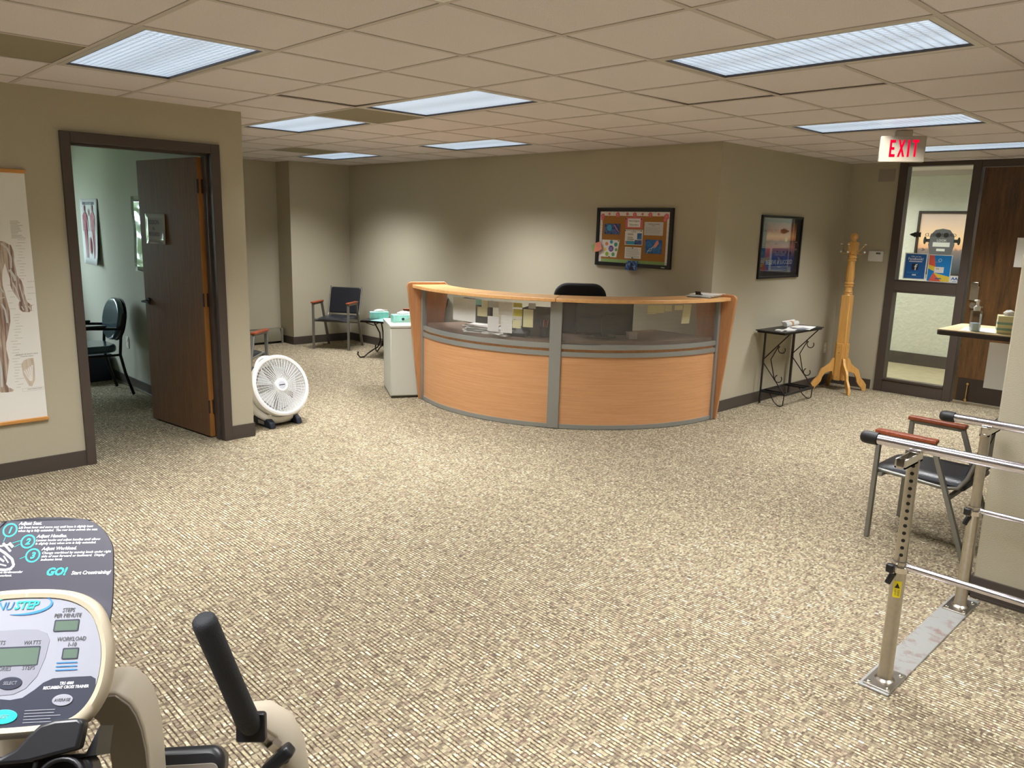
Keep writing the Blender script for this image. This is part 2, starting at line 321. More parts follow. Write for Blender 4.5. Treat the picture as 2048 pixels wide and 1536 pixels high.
def lettering(items, m, parent, name='lettering', z=.0006, t=.0003):
    """items: (string, x, y, height, align, shear, x-stretch, bold, rotation)"""
    b = B()
    for it in items:
        s_, x, y, h = it[:4]; al = it[4] if len(it) > 4 else 'LEFT'; sh = it[5] if len(it) > 5 else 0; xs = it[6] if len(it) > 6 else 1; bo = it[7] if len(it) > 7 else 0; ro = it[8] if len(it) > 8 else 0
        cu = bpy.data.curves.new('tmp', 'FONT'); cu.body = s_; cu.size = 1; cu.align_x = al; cu.shear = sh; cu.offset = bo; cu.resolution_u = 2; cu.extrude = 0
        ob = bpy.data.objects.new('tmp', cu); me = bpy.data.meshes.new_from_object(ob)
        k = h/.72; vs = []
        for v in me.vertices:
            X, Y = v.co.x*k*xs, v.co.y*k; vs.append((x+X*math.cos(ro)-Y*math.sin(ro), y+X*math.sin(ro)+Y*math.cos(ro), z))
        b.add(vs, [tuple(p.vertices) for p in me.polygons])
        bpy.data.objects.remove(ob); bpy.data.curves.remove(cu); bpy.data.meshes.remove(me)
    me = bpy.data.meshes.new(name); me.from_pydata(b.v, [], b.f); me.materials.append(M[m]); me.update()
    o = bpy.data.objects.new(name, me); COL.objects.link(o); o.parent = parent
    o['kind'] = 'stuff'
    sm = o.modifiers.new('thick', 'SOLIDIFY'); sm.thickness = t; sm.offset = 1
    return o
def flat(pts, m, parent, name, z=.0004, t=.0004, smooth=None): return B().prism(pts, t=t, z0=z).build(name, m, parent, smooth)
def rectp(x0, x1, y0, y1): return [(x0, y0), (x1, y0), (x1, y1), (x0, y1)]
def lines(parent, m, x0, x1, ys, h, name='printed_lines', z=.0006, jit=.25, ragged=True):
    b = B()
    for y in ys:
        e = x1-(x1-x0)*random.uniform(0, jit) if ragged else x1
        b.prism(rectp(x0, e, y-h/2, y+h/2), t=.0003, z0=z)
    return b.build(name, m, parent)

# ================================================================== THE SETTING
YL, XB, YP, XG, YA, YC = 5.66, 6.15, 3.77, 8.80, 10.02, 9.66      # left wall, desk wall, picture wall, glass wall, alcove, column face
CZ = 2.437
def struct(b, name, m, parent=None, **k):
    o = b.build(name, m, parent, **k); o['kind'] = 'structure'; return o
TOP = 2.56
struct(B().box(-2.7, 11.3, -4.2, 10.6, -.12, 0), 'floor', 'carpet')
# hall floor: smooth vinyl on the other side of the glass
struct(B().box(8.87, 11.2, -1, 5.5, .0, .004), 'floor_hall', 'hall_floor')
b = B().box(-2.5, 1.53, YL, YL+.14, 0, TOP).box(1.53, 2.49, YL, YL+.14, 2.15, TOP).box(2.49, 2.70, YL, YL+.14, 0, TOP)
struct(b, 'wall_left', 'wall')
struct(B().box(2.60, 2.70, YL+.14, YA, 0, TOP), 'wall_partition', 'wall')
struct(B().box(2.70, 5.24, YA, YA+.12, 0, TOP), 'wall_alcove', 'wall')
struct(B().box(5.24, XB+.12, YC, YA+.12, 0, TOP), 'wall_column', 'wall')
struct(B().box(XB, XB+.12, YP+.12, YC, 0, TOP), 'wall_back', 'wall')
struct(B().box(XB, XG+.07, YP, YP+.12, 0, TOP), 'wall_picture', 'wall')
struct(B().box(XG, XG+.07, 3.235, YP, 0, TOP).box(XG, XG+.07, -1.2, 1.42, 0, TOP), 'wall_entry', 'wall')
struct(B().box(4.0, 6.4, -4.0, .92, 0, TOP), 'wall_right', 'wall', bevel=.006)
struct(B().box(6.4, XG, -1.3, -1.2, 0, TOP), 'wall_nook', 'wall')
struct(B().box(-2.6, -2.5, -4.0, YA, 0, TOP).box(-2.5, 4.0, -4.1, -4.0, 0, TOP), 'wall_rear', 'wall')
# the exam room
struct(B().box(-1.1, -1.0, YL+.14, 9.75, 0, TOP), 'wall_exam_side', 'wall_exam')
struct(B().box(-1.1, .55, 9.75, 9.87, 0, TOP).box(2.15, 2.60, 9.75, 9.87, 0, TOP).box(.55, 2.15, 9.75, 9.87, 0, .85).box(.55, 2.15, 9.75, 9.87, 2.15, TOP), 'wall_exam_window', 'wall_exam')
struct(B().box(2.594, 2.60, YL+.14, 9.75, 0, CZ).box(-1.0, 1.50, YL+.14, YL+.146, 0, CZ), 'wall_exam_lining', 'wall_exam')
struct(B().box(-1.0, 2.6, YL+.14, 9.75, CZ, CZ+.02), 'ceiling_exam', 'tile')
# hall beyond the glass
struct(B().box(10.95, 11.05, -1, 5.5, 0, TOP), 'wall_hall', 'hallwall')
struct(B().box(8.87, 10.95, 5.4, 5.5, 0, TOP).box(8.87, 10.95, -1.1, -1.0, 0, TOP), 'wall_hall_ends', 'hallwall')
struct(B().box(8.87, 10.95, -1, 5.4, 2.50, 2.52), 'ceiling_hall', 'tile')
struct(B().box(10.90, 10.95, -1, 5.4, 2.44, 2.50), 'trim_hall', 'grid')
# slab above everything keeps the daylight out
struct(B().box(-2.7, 11.3, -4.2, 9.88, TOP, TOP+.08).box(2.6, 11.3, 9.88, 10.6, TOP, TOP+.08), 'roof_slab', 'slab')
# baseboards
bh = .105; bt = .012
def baseb(name, *bx):
    b = B()
    for x0, x1, y0, y1 in bx: b.box(x0, x1, y0, y1, 0, bh).box(x0-(.004 if x1-x0 < .03 else 0), x1, y0-(.004 if y1-y0 < .03 else 0), y1, 0, .012)
    return struct(b, name, 'base')
baseb('baseboard_left', (-2.5, 1.49, YL-bt, YL), (2.52, 2.70, YL-bt, YL))
baseb('baseboard_partition', (2.70, 2.70+bt, YL, YA))
baseb('baseboard_alcove', (4.98, 5.24, YA-bt, YA), (5.24-bt, 5.24, YC-bt, YA))
baseb('baseboard_column', (5.24, XB, YC-bt, YC))
baseb('baseboard_back', (XB-bt, XB, 3.80, YC))
baseb('baseboard_picture', (XB+.02, XG, YP-bt, YP))
baseb('baseboard_entry', (XG-bt, XG, 3.30, YP), (XG-bt, XG, -1.2, 1.38))
baseb('baseboard_right', (4.0-bt, 4.0, -4.0, .92), (4.0, 6.4, .92, .92+bt))
baseb('baseboard_exam', (2.582, 2.594, YL+.146, 9.75), (-1.0, 2.58, 9.738, 9.75))
struct(B().box(10.93, 10.95, -1, 5.4, 0, .16), 'baseboard_hall', 'base')
struct(B().box(2.572, 2.582, YL+.2, 9.74, 0, .02), 'trim_1', 'steel')

# exam room window and the garden outside it
win = empty('window_2', (1.35, 9.81, 1.5), kind='structure')
fb = B()
for x in (-.8, 0, .8): fb.box(x-.03, x+.03, -.04, .04, -.65, .65)
fb.box(-.8, .8, -.04, .04, -.65, -.59).box(-.8, .8, -.04, .04, .59, .65); fb.build('window_frame', 'frame_brown', win)
for x in (-.4, .4): B().box(x-.37, x+.37, -.004, .004, -.59, .59).build('pane', 'glass', win)
hb = B()
rr = random.Random(3)
for i in range(420):
    x, y, z = rr.uniform(-2.6, 5.2), rr.uniform(12.2, 13.4), rr.uniform(.1, 3.6); 
    if z > 2.0+1.2*math.sin(x*1.7)+.6: continue
    hb.sphere((x, y, z), rr.uniform(.1, .26), 6, 4)
hb = hb.build('shrubbery', 'foliage', smooth=60); tag(hb, 'green bushes growing outside the exam room window', 'shrubs', kind='stuff')
struct(B().box(-3, 6, 10.7, 14.5, -.2, -.1), 'ground_outside', mat('lawn', '#6f8f4a', .9, nz=3, var=.3))

# ------------------------------------------------------------------ suspended ceiling
GX, GY, T = 1.8606, 2.2935, .6096
ceil = struct(B().box(-2.5, XG, -4, YL, 2.505, 2.52).box(2.7, XB, YL, YA, 2.505, 2.52), 'ceiling', 'slab')
def inside(x, y):
    if x < -2.5 or x > XG or y < -4 or y > YA: return False
    if x < 2.7: return y < YL
    if x < XB:
        if y < .92 and x > 4: return False
        return y < (YC if x > 5.24 else YA)
    if x < 6.4 and y < .92: return False
    return -1.2 < y < YP
RE = [(-2.5, 2.7, -4, YL), (2.7, 4.0, -4, YA), (4.0, 5.24, .92, YA), (5.24, XB, .92, YC), (XB, 6.4, .92, YP), (6.4, XG, -1.2, YP)]
LIGHTS = {(-1, 2, 'y'): 0, (2, 2, 'y'): 1, (2, 5, 'y'): 2, (5, 5, 'y'): 3, (5, 9, 'y'): 4, (2, -2, 'y'): 5, (6, -1, 'y'): 6, (9, -1, 'y'): 7,
          (-1, -3, 'y'): 8, (-4, 2, 'y'): 9, (-4, -3, 'y'): 10, (2, -6, 'y'): 11, (-1, -8, 'y'): 12, (9, -5, 'y'): 13}
taken = set()
for (L, p, _d) in LIGHTS: taken |= {(L, p), (L, p+1)}
BLANK = {(2, 4), (4, 9), (-2, 3)}; VENT = (-1, -1)
TILT = {(1, 3): ('y+', .008), (3, -1): ('x+', .006), (3, 0): ('x+', .006)}
fullmesh = {}; vis = 0; rest = B(); g = .0105
def tile_obj(x0, x1, y0, y1, m, name='ceiling_tile', cache=True, tilt=None):
    key = (round(x1-x0, 4), round(y1-y0, 4), m)
    hx, hy = (x1-x0)/2, (y1-y0)/2
    if key not in fullmesh or tilt:
        o = B().box(-hx, hx, -hy, hy, 0, .016).build(name, m, ceil)
        if not tilt: fullmesh[key] = o.data
    else:
        o = bpy.data.objects.new(name, fullmesh[key]); COL.objects.link(o); o.parent = ceil
    o.location = ((x0+x1)/2, (y0+y1)/2, CZ+(.0 if not tilt else tilt[1]/2))
    if tilt:
        a = math.atan2(tilt[1], 2*hx)
        if tilt[0] == 'y+': o.rotation_euler = (a, 0, 0)
        if tilt[0] == 'x+': o.rotation_euler = (0, -a, 0)
    return o
for L in range(-8, 12):
    for p in range(-11, 13):
        if (L, p) in taken or (L, p) == VENT: continue
        X0, Y0 = GX+L*T, GY+p*T; m = 'blank_tile' if (L, p) in BLANK else 'tile'
        ins = [inside(a, c) for a in (X0+.02, X0+T-.02) for c in (Y0+.02, Y0+T-.02)]
        d = Vector((X0+T/2, Y0+T/2, CZ-CH)); cz = d.dot(CF)
        seen = cz > .2 and abs(d.dot(CR)/cz) < .80 and -.2 < d.dot(CU)/cz < .72
        if all(ins): pieces = [(X0+g, X0+T-g, Y0+g, Y0+T-g)]
        else:
            pieces = []
            for r0, r1, s0, s1 in RE:
                a0, a1, c0, c1 = max(X0, r0), min(X0+T, r1), max(Y0, s0), min(Y0+T, s1)
                if a1-a0 > .05 and c1-c0 > .05:
                    if pieces and abs(pieces[-1][1]-a0) < 1e-6 and abs(pieces[-1][2]-c0) < 1e-6 and abs(pieces[-1][3]-c1) < 1e-6: pieces[-1] = (pieces[-1][0], a1, c0, c1)
                    else: pieces.append((a0, a1, c0, c1))
            pieces = [(max(a, X0+g), min(c, X0+T-g), max(e, Y0+g), min(f_, Y0+T-g)) for a, c, e, f_ in pieces]
        for pc in pieces:
            if seen and vis < 296: tile_obj(*pc, m, tilt=TILT.get((L, p)) if all(ins) else None); vis += 1
            else: rest.box(pc[0], pc[1], pc[2], pc[3], CZ, CZ+.016)
rest = rest.build('ceiling_tiles', 'tile', ceil); rest['kind'] = 'stuff'
def runs(f, lo, hi, step=.02):
    out = []; s0 = None; x = lo
    while x <= hi+1e-6:
        if f(x): s0 = x if s0 is None else s0; last = x
        elif s0 is not None: out.append((s0, last)); s0 = None
        x += step
    if s0 is not None: out.append((s0, last))
    return out
for L in range(-7, 13):
    x = GX+L*T
    for a, c in runs(lambda y: inside(x, y) , -3.98, 10.0):
        B().box(x-.012, x+.012, a, c, 2.4335, 2.437).box(x-.002, x+.002, a, c, 2.436, 2.47).build('grid_rail', 'grid', ceil)
for p in range(-10, 14):
    y = GY+p*T
    def okx(x):
        L = math.floor((x-GX)/T+1e-6)
        return inside(x, y) and not any(l == L and pp+1 == p for (l, pp, _d) in LIGHTS)
    for a, c in runs(okx, -2.48, 8.78):
        B().box(a, c, y-.012, y+.012, 2.4333, 2.4368).box(a, c, y-.002, y+.002, 2.436, 2.47).build('grid_rail', 'grid', ceil)
# fixtures: trim ring, sloped inner frame, glowing prismatic lens
LLAB = ['large bright lensed ceiling light above the left wall and its doorway', 'lensed ceiling light in mid room showing a dark seam between its two tubes',
        'lensed ceiling light just left of the mid-room pair, behind a plain flat tile', 'ceiling light nearest the long back wall, right of the far corner light',
        'small-looking ceiling light farthest away, near the back left corner', 'long ceiling light above the right foreground, largest on that side',
        'ceiling light directly above the illuminated exit sign', 'ceiling light beyond the exit sign, near the entry door']
for (L, p, _d), i in sorted(LIGHTS.items(), key=lambda t: t[1]):
    x, y = GX+(L+.5)*T, GY+(p+1)*T
    lab = LLAB[i] if i < 8 else ['out of view ceiling light behind the camera, row %s' % w for w in ('one', 'two', 'three', 'four', 'five', 'six')][i-8]
    f = empty('ceiling_light', (x, y, CZ), label=lab, cat='light', group='recessed fluorescent ceiling lights')
    hx, hy = T/2-.013, T-.013; q = B()
    for a, c, e, h in ((-hx, -hx+.03, -hy, hy), (hx-.03, hx, -hy, hy), (-hx+.03, hx-.03, -hy, -hy+.03), (-hx+.03, hx-.03, hy-.03, hy)): q.box(a, c, e, h, -.004, .03)
    q.build('trim_frame', 'fixture', f, bevel=.002)
    B().box(-hx+.034, hx-.034, -hy+.034, hy-.034, .008, .014).build('lens', 'lens', f)
    q = B()
    for a, c, e, h in ((-hx+.03, -hx+.034, -hy+.03, hy-.03), (hx-.034, hx-.03, -hy+.03, hy-.03), (-hx+.034, hx-.034, -hy+.03, -hy+.034), (-hx+.034, hx-.034, hy-.034, hy-.03)): q.box(a, c, e, h, -.003, .014)
    q.build('inner_edge', 'frame_brown', f)
    B().box(-hx, hx, -hy, hy, .03, .05).build('housing', 'fixture', f)
    area('tubes', (0, 0, -.001), 2*hx-.08, 2*hy-.08, LAMP_W, LAMP_COL, spread=LAMP_SPREAD, parent=f)
# air vent: nested square louvres
vt = empty('air_vent', (GX-.5*T, GY-.5*T, CZ), label='square white air vent with nested louvres at the top edge of the picture', cat='vent')
for k_, r in enumerate((.29, .235, .18, .125, .07)):
    q = B(); w = .018
    for a, c, e, h in ((-r, -r+w, -r, r), (r-w, r, -r, r), (-r+w, r-w, -r, -r+w), (-r+w, r-w, r-w, r)): q.box(a, c, e, h, -.006+.004*k_, .012)
    q.build('louvre', 'white', vt)
B().box(-.29, .29, -.29, .29, .02, .03).build('backing', 'black', vt)
for nm, loc in (('hall_light', (10.0, 2.4, 2.49)), ('hall_light', (10.0, 4.4, 2.49))):
    hf = empty(nm, loc, label='ceiling light in the hall outside the glass, %s end' % ('door' if loc[1] < 3 else 'far'), cat='light', group='hall ceiling lights')
    B().box(-.28, .28, -.58, .58, 0, .01).build('lens', 'lens', hf)
    area('tubes', (0, 0, -.01), .5, 1.1, 30, (1, .98, .9), spread=2.6, parent=hf)

# ------------------------------------------------------------------ exam room doorway, door
d1 = empty('door_1', (0, YL, 0), kind='structure')
q = B().box(1.49, 1.55, -.02, 0, 0, 2.19).box(2.455, 2.52, -.02, 0, 0, 2.19).box(1.55, 2.455, -.02, 0, 2.125, 2.19)
q.build('door_casing', 'frame_brown', d1, bevel=.003)
B().box(1.53, 1.55, 0, .16, 0, 2.13).box(1.55, 1.565, .05, .10, 0, 2.12).build('jamb', 'frame_brown', d1)
B().box(2.455, 2.49, 0, .16, 0, 2.13).box(2.44, 2.455, .05, .10, 0, 2.12).build('jamb', 'frame_brown', d1)
B().box(1.55, 2.455, 0, .16, 2.125, 2.15).box(1.55, 2.455, .05, .10, 2.11, 2.125).build('head', 'frame_brown', d1)
hinge = Vector((2.452, 5.80)); ang = math.atan2(.886, -.12)
dl = empty('door_leaf_axis', (hinge.x, hinge.y-YL, 0), parent=None) if False else None
def rot2(o, a): o.rotation_euler = (0, 0, a)
leaf = B().box(.004, .88, .001, .043, .012, 2.105).build('door_leaf', 'leaf', d1, bevel=.002)
leaf.location = (hinge.x, hinge.y-YL, 0); rot2(leaf, ang)
e = B().box(-.001, .0035, .002, .042, .012, 2.105).build('edge_band', 'leafedge', leaf)
for z in (.25, 1.07, 1.90):
    q = B().box(-.05, .002, .004, .016, z-.05, z+.05).cyl((-.004, .044, z-.05), (-.004, .044, z+.05), .007, n=10); q.build('hinge', 'dark_brown', leaf)
q = B().cyl((.815, .044, 1.0), (.815, .056, 1.0), .028).cyl((.815, .056, 1.0), (.815, .095, 1.0), .010).bar((.825, .095, 1.0), (.715, .098, 1.0), .018, .014)
q.cyl((.815, -.012, 1.0), (.815, .0, 1.0), .028).cyl((.815, -.05, 1.0), (.815, -.012, 1.0), .010).bar((.825, -.05, 1.0), (.715, -.053, 1.0), .018, .014)
q.build('lever_handle', 'mat_black', leaf, smooth=40)

# ------------------------------------------------------------------ glazed panel and entry door
w1 = empty('window_1', (XG, 0, 0), kind='structure')
def member(n, *bx):
    b = B()
    for a in bx: b.box(*a)
    return b.build(n, 'frame_brown', w1, bevel=.004)
member('mullion', (-.03, .09, 3.165, 3.25, 0, 2.43)); member('mullion', (-.03, .09, 2.475, 2.555, 0, 2.43)); member('mullion', (-.03, .09, 1.40, 1.47, 0, 2.43))
member('head_rail', (-.03, .09, 2.555, 3.165, 2.385, 2.43)); member('head_rail', (-.03, .09, 1.47, 2.475, 2.36, 2.43))
member('mid_rail', (-.03, .09, 2.555, 3.165, 1.10, 1.21)); member('bottom_rail', (-.03, .09, 2.555, 3.165, 0, .145))
member('stop_bead', (-.035, -.02, 2.555, 3.165, 1.085, 1.10)); member('stop_bead', (-.035, -.02, 2.555, 3.165, 1.21, 1.222)); member('stop_bead', (-.04, -.02, 2.555, 3.165, .13, .155))
B().box(.022, .030, 2.555, 3.165, 1.21, 2.385).build('pane', 'glass', w1); B().box(.022, .030, 2.555, 3.165, .145, 1.10).build('pane', 'glass', w1)
d2 = empty('door_2', (XG, 0, 0), kind='structure')
dlf = B().box(0, .045, 1.475, 2.455, .03, 2.355).build('door_leaf', 'walnut', d2, bevel=.002)
B().box(-.004, 0, 1.50, 2.43, .03, .27).build('kick_plate', 'kick', dlf)
B().box(-.006, 0, 1.475, 2.455, .27, .275).build('kick_plate_edge', 'walnut', dlf)
B().box(-.01, .05, 1.475, 2.455, .0, .022).build('threshold', 'steel', d2)
q = B().cyl((-.002, 2.39, 1.01), (-.02, 2.39, 1.01), .032).cyl((-.02, 2.39, 1.01), (-.06, 2.39, 1.01), .011).bar((-.06, 2.40, 1.01), (-.062, 2.28, 1.005), .02, .015); q.build('lever_handle', 'chrome', dlf, smooth=40)
B().box(-.012, 0, 2.355, 2.435, 1.06, 1.20).build('lock_plate', 'steel', dlf, bevel=.004)
B().box(-.035, -.012, 2.36, 2.43, 1.20, 1.245).build('latch_guard', 'chrome', dlf, bevel=.004)
q = B().cyl((-.002, 2.33, .215), (-.03, 2.33, .215), .012).cyl((-.03, 2.33, .215), (-.04, 2.33, .06), .006).cyl((-.04, 2.33, .035), (-.04, 2.33, .065), .018, .012)
q.build('kickdown_stop', 'brass', dlf, smooth=40)

# ================================================================== RECEPTION DESK
DC = (6.06, 5.28); R0 = 1.63; A0, AM, A1 = 157.3, 215.4, 272.2
desk = empty('reception_desk', (0, 0, 0), label='curved two-section reception desk, orange beech panels in grey metal framing, clear upper band', cat='desk')
desk.location = (DC[0], DC[1], 0)
O = (0, 0)
def pol(r, a, z): a = math.radians(a); return (r*math.cos(a), r*math.sin(a), z)
for a0, a1 in ((A0+1.3, AM-1.2), (AM+1.2, A1-1.3)):
    B().arcband(O, R0-.022, R0-.006, .03, .64, a0, a1).build('front_panel', 'beech', desk, smooth=30)
    B().arcband(O, R0-.016, R0-.010, .70, 1.075, a0, a1).build('clear_panel', 'acrylic', desk, smooth=30)
    for z0, z1 in ((.004, .04), (.622, .66), (.684, .722)):
        B().arcband(O, R0-.028, R0+.004, z0, z1, a0, a1).build('rail', 'silver', desk, smooth=30)
    B().arcband(O, R0-.024, R0-.012, .655, .69, a0, a1).build('filler_strip', 'beech_z', desk, smooth=30)
    B().arcband(O, R0-.06, R0-.01, .004, .02, a0, a1).build('plinth', 'black', desk, smooth=30)
B().arcband(O, R0-.23, R0+.10, 1.08, 1.11, A0+.2, AM-.05, 30).build('worktop', 'beech_top', desk, bevel=.004)
B().arcband(O, R0-.23, R0+.10, 1.08, 1.11, AM+.05, A1-.2, 30).build('worktop', 'beech_top', desk, bevel=.004)
def post(a, w, r0=R0-.03, r1=R0+.015):
    a_ = math.radians(a); x = Vector((math.cos(a_), math.sin(a_), 0)); y = Vector((-math.sin(a_), math.cos(a_), 0))
    return B().prism([(r0, -w/2), (r1, -w/2), (r1, w/2), (r0, w/2)], x=x, y=y, t=1.07, z0=.004).build('post', 'silver', desk, bevel=.004)
post(AM, .10); post(A0+.85, .035); post(A1-.85, .035)
for a_, sg in ((A0, -1), (A1, 1)):     # tapered end panels with a rounded top front corner
    t = math.radians(a_); x = Vector((math.cos(t), math.sin(t), 0)); n = Vector((-math.sin(t), math.cos(t), 0))*sg
    pts = [(R0-.02, .0), (R0+.035, .0), (R0+.145, 1.08)]+[(R0+.105+.045*math.cos(u), 1.09+.045*math.sin(u)) for u in [math.radians(q_) for q_ in (0, 20, 45, 70, 90)]]
    pts += [(R0-.22, 1.135), (R0-.255, 1.105), (R0-.255, 1.06), (R0-.12, .0)]
    B().prism(pts, x=x, y=(0, 0, 1), z=n, t=.026, z0=0).build('end_panel', 'beech_z', desk, bevel=.008, seg=3)
# inner working surface
B().arcband(O, .95, R0-.03, .725, .75, A0+2, A1-2, 30).build('work_surface', 'desk_surface', desk)
for a_ in (A0+8, AM, A1-8):
    t = math.radians(a_); B().bar(pol(1.05, a_, .36), pol(R0-.05, a_, .36), .025, .72).build('support_panel', 'beech_z', desk)
# papers taped inside the clear panels
NOTES = [('paper', 178.4, 188.5, .844, 1.045, 'large blank white sheet taped at the left of the left clear panel', 0),
 ('teal', 188.4, 190.8, 1.001, 1.048, 'small teal note near the top of the left clear panel', 0),
 ('cream', 190.8, 193.2, .985, 1.046, 'pale cream note right of the small teal note', 0),
 ('greypaper', 193.4, 197.0, .990, 1.045, 'grey paper slip right of the pale cream note, high on the left panel', 0),
 ('cream', 189.2, 193.0, .905, .985, 'wide cream sheet below the teal note', 0),
 ('paper', 197.0, 201.8, .933, 1.046, 'tall white sheet high in the middle of the left clear panel', 0),
 ('paper', 193.2, 197.2, .787, .915, 'lower of the white sheets, left one of the hanging pair', 0),
 ('paper', 197.9, 201.7, .784, .931, 'lower white sheet, right one of the hanging pair', 0),
 ('yellow', 201.9, 204.8, 1.006, 1.044, 'bright yellow note, upper of the two in a column', 0),
 ('yellow', 202.0, 204.9, .932, .993, 'bright yellow note, lower of the two in a column', 0),
 ('cream', 201.8, 204.5, .831, .901, 'cream note hanging beneath the two yellow notes', 0),
 ('cream', 205.2, 208.3, .846, .996, 'long cream note left of the central grey post', 0),
 ('greypaper', 206.8, 209.0, 1.003, 1.050, 'small pale slip above the long cream note', 0),
 ('cream', 242.6, 245.5, .985, 1.058, 'leftmost cream note on the right clear panel', 0),
 ('cream', 245.4, 248.2, .993, 1.058, 'second cream note from the left on the right clear panel', 0),
 ('cream', 248.3, 250.9, 1.004, 1.057, 'third cream note from the left on the right clear panel', 0),
 ('cream', 251.9, 255.0, 1.014, 1.055, 'short wide cream note left of the long curled one on the right panel', 0),
 ('cream', 255.4, 258.6, .896, 1.059, 'long curled cream note at the right of the right clear panel', -.5)]
for i, (m, a0, a1, z0, z1, lb, sk) in enumerate(NOTES):
    r = R0-.0175-.0008*(i % 3)
    bq = B(); n = 8; vs = []; fs = []
    for k in range(n+1):
        for z, s_ in ((z0, sk), (z1, 0)):
            for r_ in (r-.0005, r): vs.append(pol(r_, a0+(a1-a0)*k/n+s_*1.2, z))
    for k in range(n):
        b0 = k*4; fs += [(b0, b0+2, b0+6, b0+4), (b0+1, b0+5, b0+7, b0+3)]
    o = bq.add([(v[0]+DC[0], v[1]+DC[1], v[2]) for v in vs], fs).build('taped_note', m)
    tag(o, lb, 'note', 'notes taped inside the desk panels')
# things on the inner work surface
def at_desk(name, r, a, z=.75, rz=0, **k):
    p = pol(r, a, z); return empty(name, (DC[0]+p[0], DC[1]+p[1], p[2]), math.radians(a)+PI/2+rz, **k)
for a, sc, lb in ((232, 1, 'dark back of the computer monitor behind the right clear panel'), (177, .8, 'dark computer monitor behind the left end of the left clear panel')):
    mo = at_desk('monitor', 1.30, a, label=lb, cat='monitor')
    B().box(-.25*sc, .25*sc, -.02, .02, .03, .03+.29*sc).build('screen_housing', 'black', mo, bevel=.008)
    B().box(-.235*sc, .235*sc, .0202, .0215, .045, .015+.29*sc).build('screen', 'screen', mo)
    B().box(-.03, .03, -.035, -.015, .015, .2).build('neck', 'black', mo); B().lathe([(.11, 0), (.11, .012), (.02, .018)]).build('base', 'black', mo, smooth=40)
kb = at_desk('keyboard', 1.12, 236, label='black keyboard on the inner worktop behind the right panel', cat='keyboard'); B().box(-.22, .22, -.07, .07, 0, .02).build('body', 'blackplastic', kb, bevel=.004)
kq = B()
for i in range(14):
    for j in range(5): kq.box(-.205+i*.0295, -.181+i*.0295, -.06+j*.025, -.04+j*.025, .02, .026)
kq.build('keys', 'black', kb)
ph = at_desk('desk_phone', 1.45, 201.5, label='black desk phone with raised handset behind the left panel', cat='phone')
B().prism([(-.1, 0), (.1, 0), (.1, .07), (-.1, .03)], x=(0, 1, 0), y=(0, 0, 1), z=(1, 0, 0), t=.2, z0=-.1).build('base', 'blackplastic', ph, bevel=.005)
B().tube([(-.07, -.09, .07), (-.07, -.06, .10), (-.07, .06, .11), (-.07, .09, .09)], [.025, .017, .017, .025], 12).build('handset', 'blackplastic', ph, smooth=50)
for a, r, n, rz, lb in ((187, 1.45, 9, .3, 'messy stack of papers on the worktop, farther left behind the left panel'), (195, 1.47, 7, -.2, 'low stack of white papers directly behind the pair of hanging sheets')):
    st = at_desk('paper_stack', r, a, rz=rz, label=lb, cat='papers')
    for i in range(n):
        o = B().box(-.14, .14, -.105, .105, 0, .006).build('sheet', 'paper' if i % 3 else 'greypaper', st); o.location = (random.uniform(-.02, .02), random.uniform(-.02, .02), i*.0065); o.rotation_euler = (0, 0, random.uniform(-.25, .25))
pc = at_desk('pen_cup', 1.46, 210.5, label='dark cup of red and blue pens beside the central post', cat='cup')
B().lathe([(.035, 0), (.04, .09), (.036, .09), (.032, .01)]).build('cup', 'black', pc, smooth=50)
for i, c in enumerate(('coral', 'blue_poster', 'blue_poster', 'coral')):
    B().cyl((.012*math.cos(i*1.6), .012*math.sin(i*1.6), .01), (.035*math.cos(i*1.6), .035*math.sin(i*1.6), .15), .005, n=8).build('pen', c, pc)
bx = at_desk('file_organiser', 1.34, 208, label='dark upright file organiser left of the central post', cat='organiser')
for i in range(4): B().box(-.14, .14, -.10+i*.055, -.095+i*.055, 0, .24).build('divider', 'desk_dark', bx)
B().box(-.14, .14, -.10, .07, 0, .01).build('base', 'desk_dark', bx)
lb_ = at_desk('label_box', 1.42, 241, label='small white box on the worktop behind the right panel', cat='box'); B().box(-.04, .04, -.03, .03, 0, .05).build('body', 'white', lb_, bevel=.003); B().box(-.042, .042, -.032, .032, .05, .058).build('lid', 'white', lb_)
# office chair behind the desk
oc = empty('office_chair', (5.20, 4.48, 0), math.radians(135), label='black office chair whose rounded backrest shows above the desk', cat='chair')
def cushion(w, h, t, r, name, m, par, loc, rot=(0, 0, 0), puff=.012):
    p = rrect(w, h, r, 6); o = B().prism(p, t=t, z0=-t/2).build(name, m, par, bevel=min(t*.42, .03), seg=4); o.location = loc; o.rotation_euler = rot; return o
cushion(.47, .60, .09, .12, 'backrest', 'foam', oc, (0, -.17, .89), (PI/2-.1, 0, 0)); cushion(.5, .5, .09, .10, 'seat', 'foam', oc, (0, .1, .50))
q = B().cyl((0, .1, .1), (0, .1, .46), .03).build('gas_column', 'black', oc, smooth=50)
B().bar((0, .0, .46), (0, -.22, .50), .06, .02).bar((0, -.22, .49), (0, -.24, .75), .06, .02).build('back_support', 'black', oc)
for i in range(5):
    a = i*2*PI/5; B().bar((0, .1, .10), (.29*math.cos(a), .1+.29*math.sin(a), .07), .05, .03).build('base_arm', 'black', oc)
    B().cyl((.29*math.cos(a)-.02, .1+.29*math.sin(a), .03), (.29*math.cos(a)+.02, .1+.29*math.sin(a), .03), .03).build('caster', 'black', oc, smooth=40)
